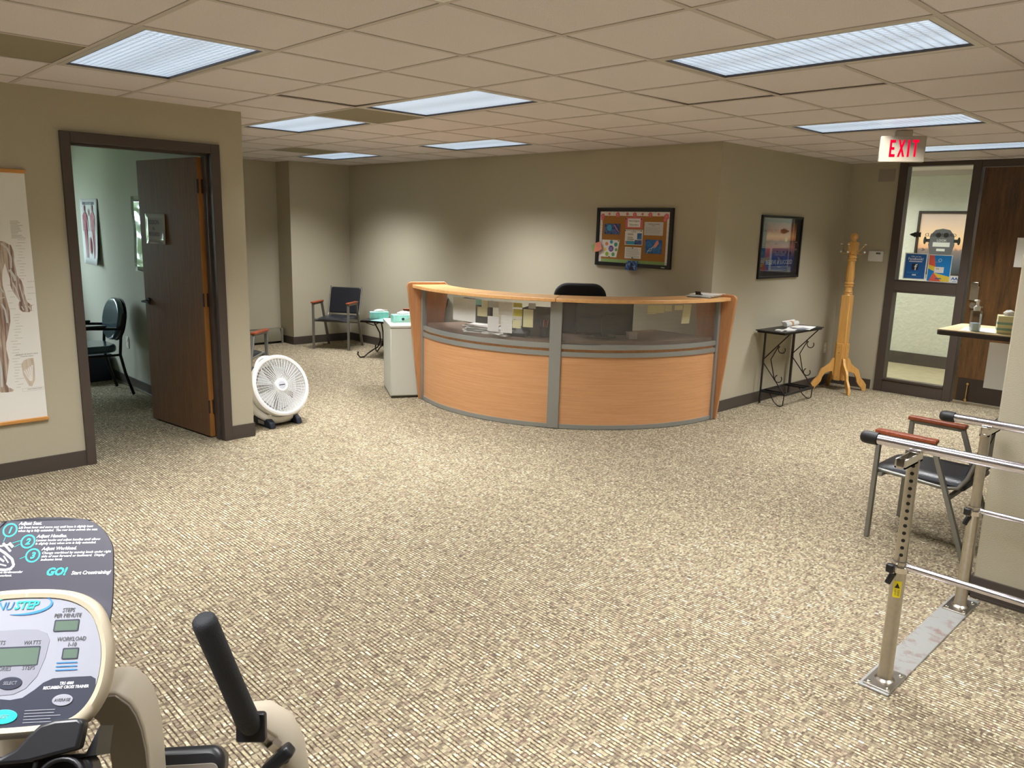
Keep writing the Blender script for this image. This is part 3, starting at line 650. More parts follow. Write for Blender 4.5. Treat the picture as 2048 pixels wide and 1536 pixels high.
# clipboard with papers on the right end of the worktop
cb = empty('clipboard', (DC[0]+.10, DC[1]-1.60, 1.1105), math.radians(12), label='clipboard with white papers on the right end of the desk top', cat='clipboard')
cb.location = (5.98, 3.73, 1.1105)
B().box(-.15, .15, -.105, .105, 0, .004).build('board', 'desk_dark', cb, bevel=.002)
for i in range(5):
    o = B().box(-.15, .16, -.11, .11, 0, .003).build('sheet', 'white', cb); o.location = (.01*i+.01, random.uniform(-.01, .01), .0045+.0042*i); o.rotation_euler = (0, .004*i, random.uniform(-.08, .08))
B().bar((-.145, -.03, .028), (-.145, .03, .028), .02, .006).bar((-.15, 0, .025), (-.175, 0, .055), .05, .005).build('clip', 'blackplastic', cb, bevel=.002)

# ================================================================== GUEST CHAIRS
def guest_chair(loc, rz, label, seatlift=0):
    # front faces -Y
    r = empty('guest_chair', loc, rz, label=label, cat='chair', group='grey framed guest chairs with wooden armrests')
    for s in (-1, 1):
        x = s*.245
        B().bar((x, -.25, 0), (x, -.245, .60), .024, .03, (1, 0, 0)).build('front_leg', 'leg_grey', r, bevel=.003)
        B().bar((x, .25, 0), (x, .03, .60), .024, .03, (1, 0, 0)).build('rear_leg', 'leg_grey', r, bevel=.003)
        B().bar((x, -.255, .597), (x, .045, .597), .024, .018).build('arm_rail', 'leg_grey', r)
        B().box(x-.026, x+.026, -.265, .05, .606, .630).build('armrest', 'armwood', r, bevel=.007, seg=3)
        B().tube([(s*.222, -.24, .395), (s*.222, .10, .375), (s*.222, .17, .39), (s*.222, .205, .45), (s*.222, .31, .80)], .011, 8).build('side_rail', 'leg_grey', r, smooth=50)
    B().bar((-.245, -.22, .375), (.245, -.22, .375), .02, .02).bar((-.245, .13, .33), (.245, .13, .33), .02, .02).build('cross_rail', 'leg_grey', r)
    # seat: waterfall front, slightly dished
    vs = []; fs = []; nx, ny = 10, 12
    for j in range(ny+1):
        for i in range(nx+1):
            u, v = i/nx*2-1, j/ny; x = u*.235*(1-.06*(1-v)); y = -.285+v*.49
            z = .405+.03*math.sin(min(1, v*3.2)*PI/2)-.012*(1-u*u)*v-.035*(abs(u)**6)+.0*v
            vs.append((x, y, z))
    top = len(vs)
    for j in range(ny+1):
        for i in range(nx+1):
            u, v = i/nx*2-1, j/ny; vs.append((u*.225, -.27+v*.475, .375+.012*(1-v)*0))
    W_ = nx+1
    for j in range(ny):
        for i in range(nx):
            a = j*W_+i; fs += [(a, a+1, a+W_+1, a+W_), (top+a, top+a+W_, top+a+W_+1, top+a+1)]
    for j in range(ny): fs += [(j*W_, (j+1)*W_, top+(j+1)*W_, top+j*W_), (j*W_+nx, top+j*W_+nx, top+(j+1)*W_+nx, (j+1)*W_+nx)]
    for i in range(nx): fs += [(i, top+i, top+i+1, i+1), (ny*W_+i, ny*W_+i+1, top+ny*W_+i+1, top+ny*W_+i)]
    B().add(vs, fs).build('seat', 'vinyl', r, smooth=50, sub=1)
    # back: padded panel between the uprights
    o = B().prism(rrect(.425, .36, .03, 5), t=.035, z0=-.0175).build('backrest', 'vinyl', r, bevel=.012, seg=4)
    o.location = (0, .250, .615); o.rotation_euler = (PI/2-.288, 0, 0)
    return r
def face(dx, dy): return math.atan2(dy, dx)+PI/2
guest_chair((5.62, 9.14, 0), face(-.81, -.58), 'black vinyl guest chair with wooden arms standing in the far back corner')
guest_chair((4.62, 1.31, 0), face(0, 1), 'black vinyl guest chair seen from its side, behind the parallel bars')
guest_chair((3.20, 7.12, 0), face(.77, .63), 'guest chair mostly hidden behind the wall end, its arm above the fan')
guest_chair((5.82, 7.56, 0), face(-.70, .70), 'guest chair hidden behind the tissue boxes and desk end, one wooden arm showing')

# ================================================================== CABINET, SIDE TABLE, TISSUES (behind the desk's left end)
cab = empty('file_cabinet', (4.50, 6.30, 0), math.atan2(-.133, .176), label='pale grey two-drawer cabinet against the left end of the desk', cat='cabinet')
ca = math.radians(-28.4); cab.rotation_euler = (0, 0, ca)
cab.location = (4.322, 6.099, 0)
B().box(0, .36, .012, .60, .02, .69).build('body', 'cabinet', cab, bevel=.003); B().box(-.004, .364, -.004, .604, .69, .712).build('top', 'cabinet', cab, bevel=.003)
B().box(.004, .356, .02, .59, 0, .02).build('plinth', 'base', cab)
B().box(.006, .354, 0, .012, .03, .685).build('front', 'cabinet', cab, bevel=.002)
def tissue_box(loc, rz, label, w=.235, d=.115, h=.065, m='teal_box', z0=0):
    r = empty('tissue_box', loc, rz, label=label, cat='tissue box', group='tissue boxes')
    B().box(-w/2, w/2, -d/2, d/2, 0, h).build('carton', m, r, bevel=.002)
    B().prism(ell(0, 0, w*.36, d*.26), t=.001, z0=h).build('opening', 'white', r)
    vs = []; n = 18
    b_ = B(); rings = []
    for j, (k_, z) in enumerate(((.6, h+.0005), (.75, h+.012), (.7, h+.022), (.35, h+.03), (.05, h+.033))):
        rings.append([(w*.36*k_*math.cos(2*PI*i/n)*(1+.15*math.sin(i*3.1+j)), d*.34*k_*math.sin(2*PI*i/n)*(1+.2*math.cos(i*2.3+j)), z+.003*math.sin(i*2.7+j)) for i in range(n)])
    vs = [v for g_ in rings for v in g_]; fs = [(j*n+i, j*n+(i+1) % n, (j+1)*n+(i+1) % n, (j+1)*n+i) for j in range(4) for i in range(n)]+[tuple(range(4*n, 5*n))]
    b_.add(vs, fs).build('tissue', 'white', r, smooth=80)
    return r
tb = tissue_box((4.60, 6.27, .712), ca+.12, 'teal tissue box on top of the pale grey cabinet', h=.075)
flat([(-.115, .012), (-.02, .016), (.05, .05), (.115, .04), (.115, .006), (-.115, .006)], 'mint', tb, 'printed_wave').matrix_local = frm((0, -.0576, 0), (1, 0, 0), (0, 0, 1))
flat(ell(-.02, .035, .014, .014), 'navy', tb, 'round_logo').matrix_local = frm((0, -.058, 0), (1, 0, 0), (0, 0, 1))
st = empty('scroll_table', (5.72, 8.20, 0), .6, label='small dark iron scroll-legged side table beside the corner chair', cat='table')
B().box(-.25, .25, -.22, .22, .465, .475).build('glass_top', 'black', st, bevel=.002)
q = B()
for a, c in (((-.25, -.22), (.25, -.22)), ((.25, -.22), (.25, .22)), ((.25, .22), (-.25, .22)), ((-.25, .22), (-.25, -.22))): q.bar((a[0], a[1], .457), (c[0], c[1], .457), .02, .016)
q.build('top_frame', 'iron', st)
for i in range(4):
    sx, sy = ((-1, -1), (1, -1), (1, 1), (-1, 1))[i]; pth = []
    pth = [(sx*.13, sy*.10, .455), (sx*.10, sy*.08, .40), (sx*.055, sy*.045, .30), (sx*.05, sy*.04, .20), (sx*.08, sy*.065, .12), (sx*.14, sy*.115, .085), (sx*.19, sy*.155, .05), (sx*.23, sy*.19, .010), (sx*.275, sy*.225, .010), (sx*.30, sy*.245, .05), (sx*.295, sy*.24, .085)]
    B().tube(pth, .009, 8).build('leg', 'iron', st, smooth=60)
    B().tube([(sx*.20, sy*.17, .44), (sx*.12, sy*.10, .40), (sx*.06, sy*.05, .43), (0, 0, .41)], .006, 6).build('brace', 'iron', st, smooth=60)
q = B()
for k in range(24):
    a = k/23*PI*2; q.add([], [])
B().tube([(.06*math.cos(t_*.5), .06*math.sin(t_*.5), .12+.012*t_) for t_ in range(14)], .006, 6).build('twist', 'iron', st, smooth=60)
tissue_box((5.68, 8.26, .476), -.5, 'teal tissue box on the dark iron side table', h=.085)
o = B().box(-.14, .14, -.1, .1, 0, .003).build('magazine', 'teal_box'); o.location = (5.62, 8.08, .476); o.rotation_euler = (0, 0, .3); tag(o, 'pale magazine lying on the iron side table', 'magazine')

# convector heater along the alcove wall
ht = empty('heater', (3.9, YA-.005, 0), label='olive grey metal baseboard heater under the far alcove wall', cat='heater')
B().prism([(0, .03), (-.135, .03), (-.135, .13), (-.10, .20), (0, .20)], x=(0, 1, 0), y=(0, 0, 1), z=(1, 0, 0), t=2.15, z0=-.88).build('casing', 'heater', ht, bevel=.004)
B().box(-.86, .95, -.092, -.03, .196, .2015).build('outlet_grille', 'black', ht); B().box(1.27, 1.30, -.138, 0, .0, .203).build('end_cap', 'heater', ht, bevel=.004)
B().box(-.86, 1.2, -.11, 0, 0, .03).build('base', 'black', ht)

# ================================================================== FLOOR FAN
fc = Vector((3.03, 5.835, .335)); todir = Vector((-fc.x, -fc.y, CH-fc.z)).normalized(); imr = Vector((math.sin(YAW), -math.cos(YAW), 0))
fn = (todir+imr*.80+Vector((0, 0, .36))).normalized(); fx = Vector((0, 0, 1)).cross(fn).normalized(); fy = fn.cross(fx)
fan = empty('floor_fan', (fc.x, fc.y, 0), label='round white floor fan standing at the end of the left wall', cat='fan')
head = empty('fan_head_frame') ; bpy.data.objects.remove(head)
def loc_frame(o, x, y, origin): o.matrix_local = frm(origin, x, y)
o = B().lathe([(.13, -.19), (.17, -.185), (.225, -.14), (.248, -.06), (.258, 0), (.256, .012), (.240, .020), (.226, .016), (.224, 0), (.215, -.10), (.15, -.17), (.13, -.18)], n=56).build('shell', 'fanwhite', fan, smooth=40); loc_frame(o, fx, fy, (0, 0, fc.z)); shell = o
q = B(); n = 48
for k in range(n):
    a = 2*PI*k/n; q.bar((.052*math.cos(a), .052*math.sin(a), .018), (.225*math.cos(a+.12), .225*math.sin(a+.12), .010), .0026, .004, (0, 0, 1))
for k in range(15):
    r = .062+.0112*k; q.tube([(r*math.cos(2*PI*j/40), r*math.sin(2*PI*j/40), .017-.0005*k) for j in range(40)], .0017, 4, closed=True)
o = q.build('grille', 'fanwhite', fan); loc_frame(o, fx, fy, (0, 0, fc.z))
o = B().lathe([(.001, .026), (.05, .026), (.056, .02), (.056, .008), (.001, .008)], n=36).build('hub_cap', 'fanwhite', fan, smooth=40); loc_frame(o, fx, fy, (0, 0, fc.z))
B().lathe([(.001, .0275), (.034, .0275), (.034, .026), (.001, .026)], n=32).build('hub_badge', 'fangrey', o, smooth=40); flat(rectp(-.026, .026, -.004, .004), 'navy', o, 'badge_lettering', z=.0276)
for k in range(5):
    a = 2*PI*k/5; q = B(); vs = []
    for j in range(6):
        t = j/5; r = .04+.155*t; w = .35+.25*t
        for s_, z in ((-1, -.075), (1, -.035)): vs.append((r*math.cos(a+s_*w*.75), r*math.sin(a+s_*w*.75), z))
    q.add(vs, [(2*j, 2*j+1, 2*j+3, 2*j+2) for j in range(5)]); o = q.build('blade', 'fangrey', fan, smooth=60); loc_frame(o, fx, fy, (0, 0, fc.z)); m_ = o.modifiers.new('t', 'SOLIDIFY'); m_.thickness = .003
o = B().lathe([(.001, -.125), (.19, -.125), (.19, -.12), (.001, -.12)], n=36).build('rear_guard', 'fan_dark', fan, smooth=40); loc_frame(o, fx, fy, (0, 0, fc.z))
o = B().lathe([(.001, -.04), (.045, -.04), (.045, -.11), (.001, -.11)], n=24).build('motor', 'fangrey', fan, smooth=40); loc_frame(o, fx, fy, (0, 0, fc.z))
o = B().tube([(.245*math.cos(t), .245*math.sin(t), -.02)if False else ((.235+.035*math.sin((t-1.45)/.9*PI))*math.cos(t), (.235+.035*math.sin((t-1.45)/.9*PI))*math.sin(t), -.045) for t in [1.45+.9*i/12 for i in range(13)]], .010, 8).build('carry_handle', 'fanwhite', fan, smooth=60); loc_frame(o, fx, fy, (0, 0, fc.z))
o = B().tube([(.245*math.cos(t), .245*math.sin(t), -.06) for t in [2.3+.25*i/4 for i in range(5)]], .016, 8).build('control_knob', 'navy', fan, smooth=60); loc_frame(o, fx, fy, (0, 0, fc.z))
# cradle: a white hoop below the head, dark feet
o = B().tube([((.272)*math.cos(t), (.272)*math.sin(t), -.10) for t in [PI+.15+(PI-.3)*i/24 for i in range(25)]], .030, 8, flat=.7).build('cradle', 'fanwhite', fan, smooth=60); loc_frame(o, fx, fy, (0, 0, fc.z))
fxh = Vector((fx.x, fx.y, 0)).normalized(); fnh = Vector((fn.x, fn.y, 0)).normalized()
for s_ in (-1, 1):
    a = fxh*s_*.125-fnh*.06
    o = B().prism([(-.14, 0), (.14, 0), (.12, .05), (.02, .10), (-.10, .10), (-.14, .05)], x=fnh, y=(0, 0, 1), z=fxh, t=.05, z0=-.025).build('foot', 'navy', fan, bevel=.008); o.location = (a.x, a.y, 0)
o = B().bar((fxh*-.15-fnh*.07)+Vector((0, 0, .035)), (fxh*.15-fnh*.07)+Vector((0, 0, .035)), .11, .05).build('base', 'fanwhite', fan, bevel=.01)

# ================================================================== ON THE WALLS
# muscle chart on the left wall
pc_ = empty('anatomy_chart', label='large muscle anatomy chart with wooden rods on the left wall', cat='poster', mtx=FX(.955, YL-.002, 0))
B().prism(rectp(-.325, .325, .372, 1.918), t=.0015, z0=.004).build('sheet', 'paper', pc_)
for z in (1.925, .365): B().box(-.33, .33, z-.012, z+.012, 0, .016).build('rod', 'rodwood', pc_, bevel=.004)
def P2(l, dx=-.955): return [(x+dx, y) for x, y in l]
arm = [(1.112,1.506),(1.135,1.501),(1.158,1.485),(1.170,1.48),(1.181,1.446),(1.183,1.41),(1.179,1.386),(1.184,1.342),(1.187,1.294),(1.208,1.261),(1.217,1.22),(1.217,1.179),(1.229,1.126),(1.252,1.104),(1.249,1.071),(1.234,1.061),(1.198,1.065),(1.182,1.083),(1.179,1.112),(1.187,1.136),(1.157,1.194),(1.146,1.231),(1.148,1.275),(1.138,1.315),(1.131,1.355)]
trunk = [(1.129,1.371),(1.113,1.323),(1.107,1.276),(1.106,1.232),(1.113,1.196),(1.118,1.155),(1.129,1.074),(1.127,1.018),(1.131,1.081),(1.127,1.012),(1.107,.925),(1.092,.877),(1.089,.838),(1.099,.767),(1.08,.665),(1.069,.616),(1.08,.594),(1.108,.575),(1.101,.564),(1.068,.563),(1.035,.566),(1.022,.60),(1.012,.70),(1.005,.80),(1.0,.90),(.985,1.02)]
half = P2(arm)+P2([p for i, p in enumerate(trunk) if i != 8]); up = [(0.0, 1.60), (.03, 1.60), (.035, 1.56), (.06, 1.535)]
flat([(0, 1.0)]+[(0, 1.56)]+up[1:]+half[:1]+half[1:], 'muscle', pc_, 'printed_figure', z=.0056)
flat([(-x, y) for x, y in [(0, 1.0)]+[(0, 1.56)]+up[1:]+half], 'muscle', pc_, 'printed_figure', z=.0056)
flat(ell(0, 1.66, .055, .075), 'muscle', pc_, 'printed_head', z=.0058)
q = B()     # pale tendons and bands drawn over the muscles
for pts, w in (([(1.118,1.49),(1.15,1.46),(1.165,1.40),(1.16,1.34)], .010), ([(1.15,1.33),(1.17,1.29),(1.175,1.26)], .014), ([(1.16,1.25),(1.18,1.19),(1.19,1.13)], .007), ([(1.195,1.24),(1.205,1.17),(1.215,1.11)], .006), ([(1.09,1.12),(1.105,1.08),(1.11,1.0)], .010), ([(1.06,1.05),(1.06,.95),(1.055,.86)], .009),
               ([(1.045,.80),(1.05,.70),(1.045,.60)], .012), ([(1.03,1.45),(1.07,1.47),(1.11,1.44)], .006), ([(1.04,1.24),(1.08,1.25),(1.105,1.19)], .006), ([(1.195,1.10),(1.205,1.075)], .006), ([(1.215,1.105),(1.225,1.07)], .006), ([(1.232,1.10),(1.243,1.078)], .006), ([(1.0,1.36),(1.06,1.33),(1.10,1.36)], .008), ([(1.0,1.16),(1.06,1.15),(1.11,1.16)], .005)):
    for a, c in zip(pts, pts[1:]):
        for sg in (1, -1): q.bar((sg*(a[0]-.955), a[1], .0062), (sg*(c[0]-.955), c[1], .0062), w, .0006, (0, 0, 1))
q.build('printed_tendons', 'greypaper', pc_)
flat(P2([(1.162,.731),(1.175,.755),(1.202,.767),(1.233,.767),(1.236,.723),(1.229,.622),(1.209,.583),(1.192,.59),(1.167,.66)]), 'bonefoot', pc_, 'printed_foot', z=.0056)
for k in range(5): flat(P2([(1.170+k*.012, .69+k*.008), (1.178+k*.012, .69+k*.008), (1.203+k*.003, .62), (1.199+k*.003, .62)]), 'paper', pc_, 'printed_bone', z=.0062)
lines(pc_, 'inklight', 1.178-.955, 1.258-.955, [1.625-.0085*i for i in range(13)], .003, z=.0056, jit=.6)
q = B(); rnd = random.Random(5)
for sgn in (1, -1):
    for i in range(52):
        y = 1.53-.0185*i
        if y > 1.27: x0 = 1.195
        elif y > 1.05: x0 = 1.225 if i % 2 else 1.125
        else: x0 = 1.14 if y > .9 else 1.115
        x0 += rnd.uniform(0, .015)-.955; q.prism(rectp(sgn*x0, sgn*(x0+rnd.uniform(.02, .045)), y, y+.0018), t=.0003, z0=.0056)
q.build('printed_labels', 'inklight', pc_)
lettering([('MUSCLES OF RIGHT FOOT', 1.199-.955, .792, .0075, 'CENTER'), ('PLANTAR ASPECT', 1.199-.955, .779, .0065, 'CENTER'), ('ANATOMICAL CHART', 1.225-.955, .565, .006, 'CENTER')], 'ink', pc_, z=.0056)
q = B()
for a, c in (((.20, .575), (.32, .575)), ((.20, .557), (.32, .557)), ((.20, .575), (.20, .557)), ((.32, .575), (.32, .557))): q.bar((a[0], a[1], .0058), (c[0], c[1], .0058), .001, .0004, (0, 0, 1))
q.build('printed_box', 'inklight', pc_)

# exam room pictures
ep = empty('muscle_poster', label='small curling poster of two red muscle figures on the exam room wall', cat='poster', mtx=FY(2.592, 8.98, 1.50))
vs = []; fs = []; n = 8
for i in range(n+1):
    for j in range(n+1):
        u, v = i/n, j/n; x = -.287+.574*u; y = -.335+.67*v; z = .004+.06*max(0, u-.55)**2*(1-v)*3+.02*max(0, .25-v)**2*u*10; vs.append((x, y, z))
for i in range(n):
    for j in range(n): a = i*(n+1)+j; fs.append((a, a+n+1, a+n+2, a+1))
o = B().add(vs, fs).build('sheet', 'greypaper', ep, smooth=80); m_ = o.modifiers.new('t', 'SOLIDIFY'); m_.thickness = .001
def fig(cx, h, m, w=1.0):
    q = B(); b0 = -.27
    for sg in (1, -1):
        q.prism([(cx, b0+h*.50), (cx+sg*.035*w, b0+h*.56), (cx+sg*.040*w, b0+h*.70), (cx+sg*.062*w, b0+h*.80), (cx+sg*.03*w, b0+h*.85), (cx, b0+h*.86)], t=.0005, z0=.012)
        q.prism([(cx+sg*.040*w, b0+h*.80), (cx+sg*.066*w, b0+h*.80), (cx+sg*.090*w, b0+h*.50), (cx+sg*.078*w, b0+h*.50)], t=.0005, z0=.0125)
        q.prism([(cx+sg*.004, b0+h*.54), (cx+sg*.042*w, b0+h*.54), (cx+sg*.034*w, b0+h*.28), (cx+sg*.030*w, b0), (cx+sg*.014*w, b0), (cx+sg*.010*w, b0+h*.28)], t=.0005, z0=.013)
    q.prism(ell(cx, b0+h*.93, .020*w, .036, 14), t=.0005, z0=.0125); q.prism(rectp(cx-.010, cx+.010, b0+h*.84, b0+h*.91), t=.0005, z0=.013)
    q.build('printed_figure', m, ep)
fig(-.13, .55, 'muscle2'); fig(.12, .55, 'muscle2')
q = B().prism(ell(0, .2, .014, .04, 12), t=.0005, z0=.012).prism(ell(0, -.14, .028, .09, 14), t=.0005, z0=.014); q.build('printed_detail', 'muscle2', ep)
flat(rectp(-.20, .18, .277, .305), 'ink', ep, 'title_band', z=.0065); lettering([('MUSCULAR', 0, .281, .019, 'CENTER', 0, 1.4)], 'greypaper', ep, z=.0072)
lp = empty('laminated_poster', label='glossy laminated poster catching green window light beside the exam room door', cat='poster', mtx=FY(2.592, 7.40, 1.51))
vs = []; fs = []
for i in range(9):
    for j in range(13):
        u, v = i/8, j/12; vs.append((-.31+.6*u, -.34+.68*v, .008+.006*math.sin(v*9+u*2)*(1-v*.3)+.012*max(0, .2-v)*5*.2))
for i in range(8):
    for j in range(12): a = i*13+j; fs.append((a, a+13, a+14, a+1))
o = B().add(vs, fs).build('sheet', 'glossy_print', lp, smooth=80); m_ = o.modifiers.new('t', 'SOLIDIFY'); m_.thickness = .001
def outlet(mtx, label, cat='outlet', w=.07, h=.115):
    o = empty('wall_outlet', label=label, cat=cat, mtx=mtx); B().prism(rrect(w, h, .006, 3), t=.006).build('cover_plate', 'ivory', o, bevel=.0015)
    for z in (-.024, .024): B().prism(rrect(.034, .030, .010, 3, 0, z), t=.003, z0=.006).build('socket', 'white', o)
    return o
outlet(FY(2.593, 8.10, .45), 'pale wall outlet behind the exam room chair')
outlet(FY(XB-.001, 8.78, .46), 'ivory wall outlet above the iron side table')
outlet(FX(8.60, YP-.001, .42), 'ivory wall outlet low behind the wooden coat tree')
o = empty('light_switch', label='narrow light switch plate on the hidden side of the wall end', cat='switch', mtx=frm((2.701, 5.98, 1.42), (0, 1, 0), (0, 0, 1))); B().prism(rrect(.07, .115, .006, 3), t=.008).build('cover_plate', 'ivory', o); B().box(-.008, .008, -.012, .012, .008, .018).build('toggle', 'white', o)

# exam room chair, facing -X
ec = empty('exam_chair', (2.18, 7.92, 0), -PI/2, label='black armchair with round-topped vinyl back in the exam room', cat='chair')
for s in (-1, 1):
    x = s*.235
    B().tube([(x, .30, .012), (x, .24, .22), (x, .205, .40), (x, .22, .56), (x, .27, .78)], .014, 8).build('rear_leg', 'blackmetal', ec, smooth=60)
    B().tube([(x, -.26, .012), (x, -.235, .40), (x, -.215, .60), (x, -.17, .655), (x, -.05, .66), (x, .235, .64)], .013, 8).build('front_leg', 'blackmetal', ec, smooth=60)
    B().tube([(x, -.235, .40), (x, .205, .40)], .011, 8).build('side_rail', 'blackmetal', ec, smooth=60)
    B().box(x-.024, x+.024, -.20, .10, .664, .684).build('armrest', 'blackplastic', ec, bevel=.008)
o = B().prism(rrect(.45, .46, .12, 6), t=.07, z0=-.035).build('seat', 'exam_vinyl', ec, bevel=.025, seg=4); o.location = (0, -.02, .455)
pts = [(.235*math.cos(t)*(1 if math.sin(t) > 0 else .96), (.215 if math.sin(t) > 0 else .185)*(abs(math.sin(t))**.9)*(1 if math.sin(t) > 0 else -1)) for t in [2*PI*i_/28 for i_ in range(28)]]
o = B().prism(pts, t=.06, z0=-.03).build('backrest', 'exam_vinyl', ec, bevel=.022, seg=4); o.location = (0, .235, .70); o.rotation_euler = (PI/2-.17, 0, 0)
o = B().prism([(x*1.02, y*1.02) for x, y in pts], t=.012, z0=-.045).build('back_shell', 'blackplastic', ec, bevel=.004); o.location = (0, .235, .70); o.rotation_euler = (PI/2-.17, 0, 0)
bn = empty('shade_block', (2.36, 9.05, 0), label='dark navy block added for the shadow on the exam room floor beyond the black armchair', cat='box')  # solid dark block added in place of shade beyond the armchair
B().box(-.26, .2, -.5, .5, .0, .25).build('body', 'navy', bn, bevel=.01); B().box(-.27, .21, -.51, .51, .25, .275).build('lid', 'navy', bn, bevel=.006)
# sign taped to the exam room door (lies on the leaf)
u_ = Vector((math.cos(ang), math.sin(ang), 0)); nn = Vector((-math.sin(ang), math.cos(ang), 0))
def on_leaf(d, z, off=.0445): return Vector((hinge.x, hinge.y, z))+u_*d+nn*off
dsg = empty('door_sign', label='laminated session in progress sign taped to the exam room door', cat='sign', mtx=frm(on_leaf(.63, 1.58), tuple(-u_), (0, 0, 1)))
vs = []; fs = []
for i in range(9):
    for j in range(7):
        u, v = i/8, j/6; vs.append((-.155+.31*u, -.115+.23*v, .002+.030*max(0, u-.55)**1.5*(1.3-v)))
for i in range(8):
    for j in range(6): a = i*7+j; fs.append((a, a+7, a+8, a+1))
o = B().add(vs, fs).build('sheet', 'lam_paper', dsg, smooth=80); m_ = o.modifiers.new('t', 'SOLIDIFY'); m_.thickness = .0006
lettering([('SESSION', -.03, .035, .034, 'CENTER'), ('IN', -.03, -.01, .024, 'CENTER'), ('PROGRESS', -.03, -.055, .03, 'CENTER', 0, .9)], 'ink', dsg, z=.0042)
for a in ((-.13, .085), (-.13, -.085)): lettering([('*', a[0], a[1], .03, 'CENTER')], 'ink', dsg, 'star', z=.0042)

# ------------------------------------------------------------------ bulletin board on the back wall
def Q(p): return (-p[0]*-1*1.0, p[1])
bbx = 4.665; bbz = 1.594
bd = empty('bulletin_board', label='black framed cork bulletin board with flowered paper border on the back wall', cat='board', mtx=FY(XB, bbx, bbz))
q = B(); Wb, Hb, fwid = .452, .280, .036
for a in ((-Wb, -Wb+fwid, -Hb, Hb), (Wb-fwid, Wb, -Hb, Hb), (-Wb+fwid, Wb-fwid, -Hb, -Hb+fwid), (-Wb+fwid, Wb-fwid, Hb-fwid, Hb)): B().box(*a, 0, .028).build('frame_bar', 'black', bd, bevel=.003)
B().box(-Wb+fwid, Wb-fwid, -Hb+fwid, Hb-fwid, .002, .014).build('cork', 'cork', bd)
ix, iy = Wb-fwid, Hb-fwid
for a, m in (((-ix, ix, iy-.040, iy), 'floral'), ((-ix, -ix+.032, -iy, iy-.040), 'floral'), ((ix-.032, ix, -iy, iy-.04), 'floral'), ((-ix+.032, ix-.032, -iy, -iy+.030), 'green')): B().box(*a, .0142, .0150).build('paper_border', m, bd)
B().box(ix-.06, ix-.02, -Hb+.012, -Hb+.018, .028, .029).build('maker_plate', 'white', bd)
for i, (x, y, r) in enumerate(((-.38, .20, .026), (-.30, .222, .013), (-.195, .215, .026), (-.08, .222, .015), (0.01, .215, .024), (.10, .222, .013), (.19, .215, .025), (.285, .222, .013), (.375, .20, .030), (-.385, .175, .018), (.36, .172, .018))):
    q = B()
    for k in range(6): q.prism(ell(x+r*.62*math.cos(k*PI/3+i), y+r*.62*math.sin(k*PI/3+i), r*.42, r*.42, 10), t=.0006, z0=.0152+.0007*(k % 3))
    fl = q.build('paper_flower', 'pink', bd); flat(ell(x, y, r*.28, r*.28, 10), 'salmon', fl, 'flower_centre', z=.0176)
def sheet(name, label, x0, x1, z0, z1, m, cat='paper', group='sheets pinned on the bulletin board', pts=None, z=.0156, curl=0):
    # wall coordinates: y decreases to the right
    cx, cz_ = (x0+x1)/2, (z0+z1)/2; e_ = empty(name, label=label, cat=cat, group=group, mtx=FY(XB-z, -cx, cz_))
    hw, hh = (x1-x0)/2, (z1-z0)/2; p = pts or rectp(-hw, hw, -hh, hh)
    B().prism(p, t=.0008).build('sheet', m, e_); return e_, hw, hh
e_, w, h = sheet('photo_print', 'dark blue brain photograph at upper left of the cork board', -5.018, -4.825, 1.62, 1.721, 'sunset', 'picture')
flat(ell(-.035, .012, .030, .032), 'pblue', e_, 'brain_shape', z=.0009); flat([(.02, .04), (.06, -.01), (.09, -.03), (.06, 0), (.03, .04)], 'salmon', e_, 'nerve_shape', z=.0009)
e_, w, h = sheet('title_card', 'pink bordered title card about neurological disorders, top middle', -4.762, -4.556, 1.682, 1.786, 'pink')
flat(rectp(-.075, .075, -.040, .040), 'paper', e_, 'inner_card', z=.0009); lettering([('Neurological', 0, .010, .019, 'CENTER', 0, .92), ('Disorders', 0, -.026, .019, 'CENTER')], 'ink', e_, z=.0014)
e_, w, h = sheet('info_sheet', 'information sheet with blue photo blocks, middle of the board', -4.760, -4.549, 1.524, 1.671, 'paper')
lettering([('WHAT IS A NEURO DISORDER', 0, .060, .009, 'CENTER'), ('DISORDER?', 0, .047, .009, 'CENTER')], 'ink', e_, z=.0009); lines(e_, 'ink', -.075, .01, (.033, .023, .002, -.008, -.018, -.028), .0035, z=.0009)
flat(rectp(.042, .095, -.018, .040), 'dna', e_, 'photo_block', z=.0009); flat(rectp(.015, .100, -.068, -.024), 'sunset', e_, 'photo_block', z=.0011); flat(rectp(-.085, .015, -.068, -.036), 'pblue', e_, 'photo_block', z=.0009); flat(rectp(-.10, -.085, -.068, -.036), 'salmon', e_, 'photo_block', z=.0010)
e_, w, h = sheet('text_sheet', 'white sheet of typed lines below the middle information sheet', -4.752, -4.558, 1.396, 1.504, 'paper'); lines(e_, 'inklight', -.085, .085, [.042-.0105*i for i in range(9)], .0035, z=.0009)
e_, w, h = sheet('text_sheet', 'white sheet with bold heading at the upper right of the board', -4.535, -4.320, 1.621, 1.745, 'greypaper')
lettering([('PARKINSON DISEASE', 0, .037, .010, 'CENTER'), ('FACTS', 0, .022, .009, 'CENTER')], 'ink', e_, z=.0009); lines(e_, 'inklight', -.095, .095, [.008-.012*i for i in range(5)], .0035, z=.0009)
e_, w, h = sheet('photo_print', 'bright blue nerve and helix photograph at lower right of the board', -4.515, -4.323, 1.453, 1.581, 'dna', 'picture')
q = B()
for t0, w_ in ((0, .005), (PI, .005)):
    pp = [(-.07+.018*k+.012*math.sin(k*1.2+t0), -.055+.012*k+.012*math.cos(k*1.2+t0), .0012) for k in range(6)]
    for a, c in zip(pp, pp[1:]): q.bar(a, c, w_, .0006, (0, 0, 1))
